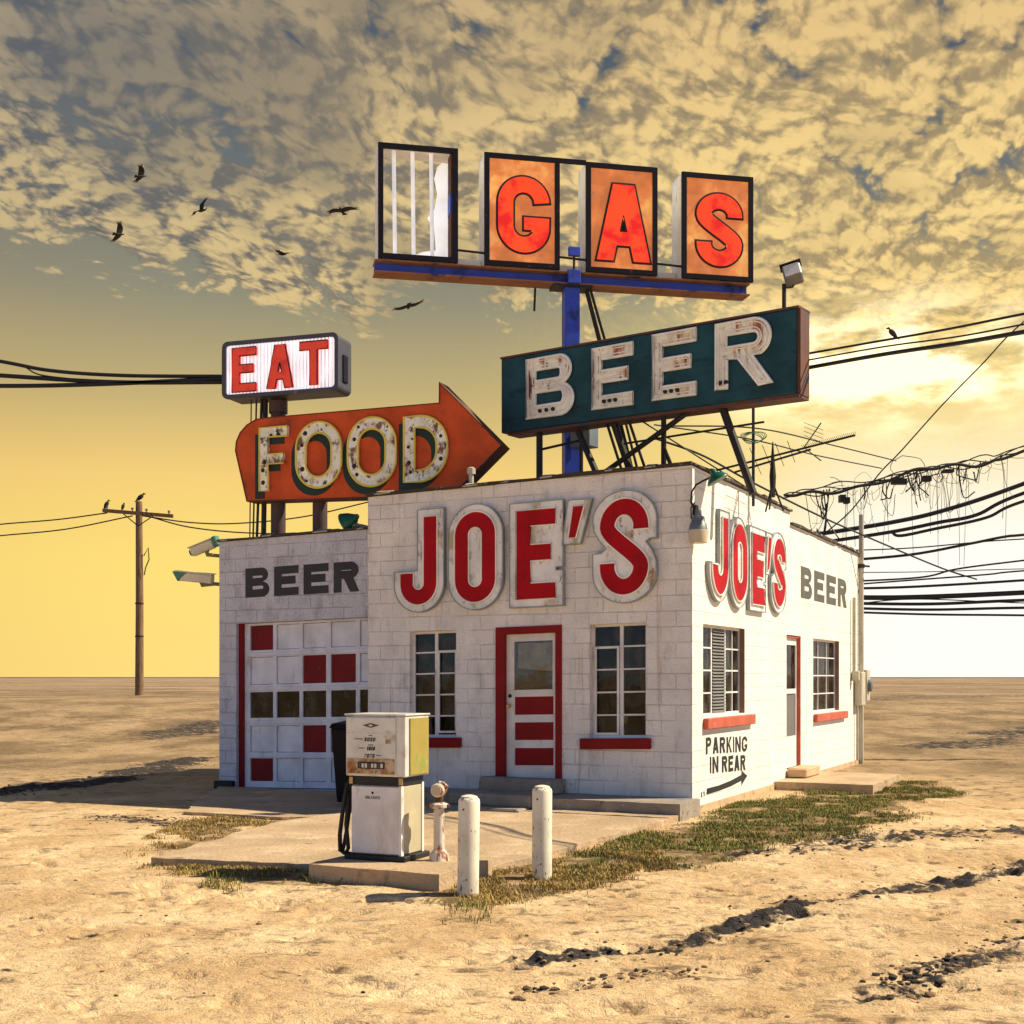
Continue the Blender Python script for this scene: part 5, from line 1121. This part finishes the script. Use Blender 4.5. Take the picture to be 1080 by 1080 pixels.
# ------------------------------------------------------------------ birds
def loft(m, secs, n=8):                      # secs: (centre, rx vec, rz vec)
    vs = []; fs = []
    for c, a, b in secs:
        for k in range(n):
            w = 2*PI*k/n; vs.append(Vector(c)+Vector(a)*math.cos(w)+Vector(b)*math.sin(w))
    for i in range(len(secs)-1):
        for k in range(n): fs.append((i*n+k, i*n+(k+1) % n, (i+1)*n+(k+1) % n, (i+1)*n+k))
    fs.append(tuple(range(n-1, -1, -1))); fs.append(tuple((len(secs)-1)*n+k for k in range(n))); m.add(vs, fs)
def flyer(px, py, span_px, roll, yaw, pitch, dih, label, sweep=.12):
    span = 1.75; d = span*F/span_px; m = MB()
    loft(m, [((0,y_,z_),(r_,0,0),(0,0,r_*.9)) for y_, z_, r_ in ((.46,.02,.012),(.40,.03,.045),(.33,.03,.05),(.26,.01,.075),(.10,0,.10),(-.08,0,.09),(-.22,.0,.06))])
    loft(m, [((0,-.18,0),(.06,0,0),(0,0,.03)), ((0,-.32,0),(.12,0,0),(0,0,.012)), ((0,-.44,0),(.15,0,0),(0,0,.008))])
    for s in (-1, 1):
        dd = dih[0] if s < 0 else dih[1]; secs = []; z = .04; x = .05; pa = 0
        for i, (l, ch, sw) in enumerate(((0,.42,.02),(.18,.48,.06),(.34,.46,.08),(.52,.38,.02),(.66,.28,-.05))):
            if i: 
                ang = R(dd*(1.3 if i < 3 else .35)); dl = l-pl; x += dl*math.cos(ang); z += dl*math.sin(ang)
            pl = l; secs.append(((s*x, sw*1.0+.02, z), (0, ch/2, 0), (0, 0, .022-.004*i)))
        loft(m, secs)
        for k in range(5):                   # spread primaries
            f = k/4; b0 = Vector((s*x, -.05+.11-.21*f, z)); tip = b0+Vector((s*(.26-.05*abs(f-.3)*3), .06-.26*f, .02+.02*(1-f)))
            loft(m, [(b0-Vector((s*.05,0,0)), (0,.035,0), (0,0,.008)), ((b0+tip)/2, (0,.026,0), (0,0,.006)), (tip, (0,.008,0), (0,0,.003))], 6)
    o = m.build('soaring_bird', M['bird'], smooth=True); o.location = P(px, py, d); o.rotation_euler = Euler((R(pitch), R(roll), R(yaw)), 'YXZ')
    return tag(o, label, 'bird', 'vultures circling in the sky')
flyer(148, 186, 26, -28, -60, 15, (22, 26), 'soaring black bird highest in the sky, at the far left')
flyer(213, 222, 30, -58, 40, 10, (30, 18), 'soaring black bird with one wing raised steeply, between the other left birds')
flyer(361, 223, 35, 3, 168, 4, (4, 3), 'soaring black bird gliding flat with wings spread wide beside the empty sign frame')
flyer(125, 247, 27, -36, -52, 12, (16, 24), 'soaring black bird lowest at the far left with slanted wings')
flyer(299, 268, 27, -8, 62, 4, (10, 14), 'soaring black bird seen side on below the cloud between the left birds and the signs')
flyer(431, 323, 34, -21, 12, -8, (2, -4), 'soaring black bird tilted below the empty sign frame, nearest the arrow sign')
def percher(loc, h, yaw, label, mat, lean=60, group=None):
    m = MB(); s = h; c, sn = math.cos(R(lean)), math.sin(R(lean))
    def sec(t, r_, off=0): return ((t*c*s, 0, t*sn*s+off*s), (-sn*r_*s, 0, c*r_*s), (0, r_*.95*s, 0))
    loft(m, [sec(-.48,.02,.28), sec(-.30,.05,.28), sec(-.10,.13,.28), sec(.10,.19,.28), sec(.30,.17,.28), sec(.44,.10,.28)], 10)
    hx, hz = .50*c*s, .50*sn*s+.30*s
    loft(m, [((hx-.08*s,0,hz),(0,0,.05*s),(0,.05*s,0)), ((hx,0,hz+.03*s),(0,0,.095*s),(0,.09*s,0)), ((hx+.09*s,0,hz+.03*s),(0,0,.06*s),(0,.055*s,0)), ((hx+.20*s,0,hz),(0,0,.012*s),(0,.012*s,0))], 8)
    for y_ in (-.06, .06): m.tube([(.02*s, y_*s, .18*s), (.03*s, y_*s, 0)], .018*s, 6)
    o = m.build('perched_bird', mat, smooth=True); o.location = loc; o.rotation_euler = (0, 0, R(yaw)); return tag(o, label, 'bird', group)
ca = q0 = Vector(up.location)
for f, lab, yw, h_ in ((.045, 'black bird perched on the left tip of the utility pole crossarm', 20, .48), (.29, 'small black bird perched between the pole and the left crossarm tip', 200, .40)):
    p = Vector(up.location)+a+d_*f if False else None
A0, B0 = P(110, 539, 60), P(184, 545, 60)
for f, lab, yw, h_ in ((.04, 'black bird perched on the left tip of the utility pole crossarm', 15, .50), (.28, 'small black bird perched between the pole and the left crossarm tip', 70, .42)):
    p = A0+(B0-A0)*f; p.y = up.location.y-.22; p.z += .08; percher(p, h_, yw, lab, M['bird'], 62, 'birds on the utility pole')
percher(Vector(up.location)+Vector((-.02, 0, ph-.005)), .55, 10, 'black bird perched on the very top of the utility pole', M['bird'], 42, 'birds on the utility pole')
p = P(943, 357.3, 16.3); percher(p, .19, 172, 'lone dark bird perched on the cable right of the BEER sign', M['bird_brown'], 48)

# ------------------------------------------------------------------ grass and clods
def blades(name, polys, n, hmin, hmax, cols, label_kind, thr=.45, seed=1, wid=.006):
    r = np.random.default_rng(seed); V = []; Fc = []; cidx = []
    for poly, share in polys:
        xs_ = [p[0] for p in poly]; ys_ = [p[1] for p in poly]; k = int(n*share); got = 0; tries = 0
        while got < k and tries < 60:
            tries += 1; x = r.uniform(min(xs_), max(xs_), k*2); y = r.uniform(min(ys_), max(ys_), k*2)
            den = fbm(x*1.6, y*1.6, seed+60, 3)*.6+fbm(x*5, y*5, seed+80, 2)*.4
            wx, wy = (fbm(x*.9, y*.9, seed+5, 4)-.5)*1.0+r.normal(0, .10, x.shape), (fbm(x*.9, y*.9, seed+15, 4)-.5)*1.0+r.normal(0, .10, x.shape); ok = inpoly(x+wx, y+wy, poly) & (den > thr+r.uniform(-.07, .07, x.shape)) & (slab_mask(x, y) < .5); x, y = x[ok][:k-got], y[ok][:k-got]
            z = ground_height(x, y)
            for X, Y, Z in zip(x, y, z):
                h = r.uniform(hmin, hmax); an = r.uniform(0, 2*PI); b = r.uniform(.15, 1.1)*h; w = r.uniform(.6, 1.4)*wid; dx, dy = math.cos(an), math.sin(an); i = len(V)
                V += [(X-dy*w, Y+dx*w, Z-.01), (X+dy*w, Y-dx*w, Z-.01), (X+dx*b*.4-dy*w*.7, Y+dy*b*.4+dx*w*.7, Z+h*.6), (X+dx*b*.4+dy*w*.7, Y+dy*b*.4-dx*w*.7, Z+h*.6), (X+dx*b, Y+dy*b, Z+h*r.uniform(.75, 1.))]
                Fc += [(i, i+1, i+3, i+2), (i+2, i+3, i+4)]; ci = int(r.integers(len(cols))); cidx += [ci, ci]
            got += len(x)
    me = bpy.data.meshes.new(name); me.from_pydata(V, [], Fc); me.update()
    for c in cols: me.materials.append(c)
    me.polygons.foreach_set('material_index', np.array(cidx, dtype=np.int32)); o = bpy.data.objects.new(name, me); COL.objects.link(o)
    return tag(o, label_kind, 'grass', kind='stuff')
SL = [[(-3.3,-6.55),(-.1,-6.0),(0,-4.4),(.1,-1.16),(-3.4,-1.16),(-3.97,-3.69)], [(-8.1,.55),(-5.95,-2.85),(-3.4,-2.85),(-3.4,.55)], [(-1.28,-6.8),(.04,-6.82),(.02,-5.8),(-1.28,-5.8)], [(-5,-1.14),(.1,-1.14),(.02,11.4),(-5,11.4)], [(0,4.2),(1.55,4.2),(1.55,6.7),(0,6.7)]]
def slab_mask(x, y):
    dx, dy = x-B.loc.x, y-B.loc.y; a = dx*B.lx.x+dy*B.lx.y; b = dx*B.ly.x+dy*B.ly.y; m = np.zeros(x.shape)
    for p in SL: m = np.maximum(m, inpoly(a, b, p).astype(float))
    return m
def leaf(name, c): return MAT(name, c, .7, var=.2, vscale=1.5, spec=.2)
greens = [leaf('grass_green', (.09,.16,.025)), leaf('grass_olive', (.15,.18,.035)), leaf('grass_dark', (.055,.09,.018)), leaf('grass_yellow', (.36,.27,.07)), leaf('grass_tan', (.40,.27,.10))]
drys = [leaf('straw', (.46,.29,.085)), leaf('straw_dark', (.26,.15,.045)), leaf('straw_pale', (.55,.40,.16)), leaf('straw_green', (.16,.15,.035))]
blades('green_grass', [(TURF[0], 1.)], 46000, .012, .05, greens, 'patchy green grass growing along the sunlit side wall', .49, 3, .0045)
blades('dry_grass', [(TURF[1], .55), (TURF[2], .22), (TURF[3], .23)], 24000, .012, .05, drys, 'dry straw coloured grass round the bollards and concrete edges', .47, 9, .0042)
blades('weeds', [(gp([(222,932),(252,930),(258,938),(228,942)]), .4), (gp([(336,918),(352,916),(360,930),(340,934)]), .2), (gp([(275,868),(292,867),(292,872),(276,873)]), .2), (gp([(470,955),(505,950),(520,972),(480,975)]), .3)], 700, .025, .085, [greens[1], greens[3], drys[3]], 'small tufts of green weeds in the sand before the concrete', .2, 5, .004)
cv = MB(); r2 = random.Random(8)
def clod(m, x, y, z, s):
    ico = [(0,0,1),(.89,0,.45),(.28,.85,.45),(-.72,.53,.45),(-.72,-.53,.45),(.28,-.85,.45),(.72,.53,-.45),(-.28,.85,-.45),(-.89,0,-.45),(-.28,-.85,-.45),(.72,-.53,-.45),(0,0,-1)]
    fc = [(0,1,2),(0,2,3),(0,3,4),(0,4,5),(0,5,1),(1,6,2),(2,7,3),(3,8,4),(4,9,5),(5,10,1),(2,6,7),(3,7,8),(4,8,9),(5,9,10),(1,10,6),(6,11,7),(7,11,8),(8,11,9),(9,11,10),(10,11,6)]
    k = [s*r2.uniform(.7, 1.3) for _ in range(3)]; m.add([(x+a*k[0]*r2.uniform(.8,1.2), y+b*k[1]*r2.uniform(.8,1.2), z+c*k[2]*.5*r2.uniform(.7,1.2)) for a, b, c in ico], fc)
pts_ = []
for pts, w, s in RUTS[:7]:
    for i in range(int(300*s)):
        k = r2.randrange(len(pts)-1); f = r2.random(); off = r2.gauss(0, w*.8)
        pts_.append((pts[k][0]+(pts[k+1][0]-pts[k][0])*f+r2.gauss(0, w*.5), pts[k][1]+(pts[k+1][1]-pts[k][1])*f+off, abs(r2.gauss(.007, .008))+.004+.006*min(w, 1)))
for i in range(260): pts_.append((r2.uniform(-4,5), r2.uniform(6.5,16), abs(r2.gauss(.006,.006))+.004))
X = np.array([p[0] for p in pts_]); Y = np.array([p[1] for p in pts_]); Z = ground_height(X, Y); okk = slab_mask(X, Y) < .5
for (x, y, s), z, k in zip(pts_, Z, okk):
    if k: clod(cv, x, y, z+s*.25, s)
M['clod'] = MAT('dark_soil', (.045, .036, .032), .95, vscale=.8, layers=[((.26,.16,.085), (2.5,2.5,2.5), .47, .56)])
tag(cv.build('soil_clods', M['clod']), 'loose dark soil clods scattered along the muddy ruts', 'clods', kind='stuff')
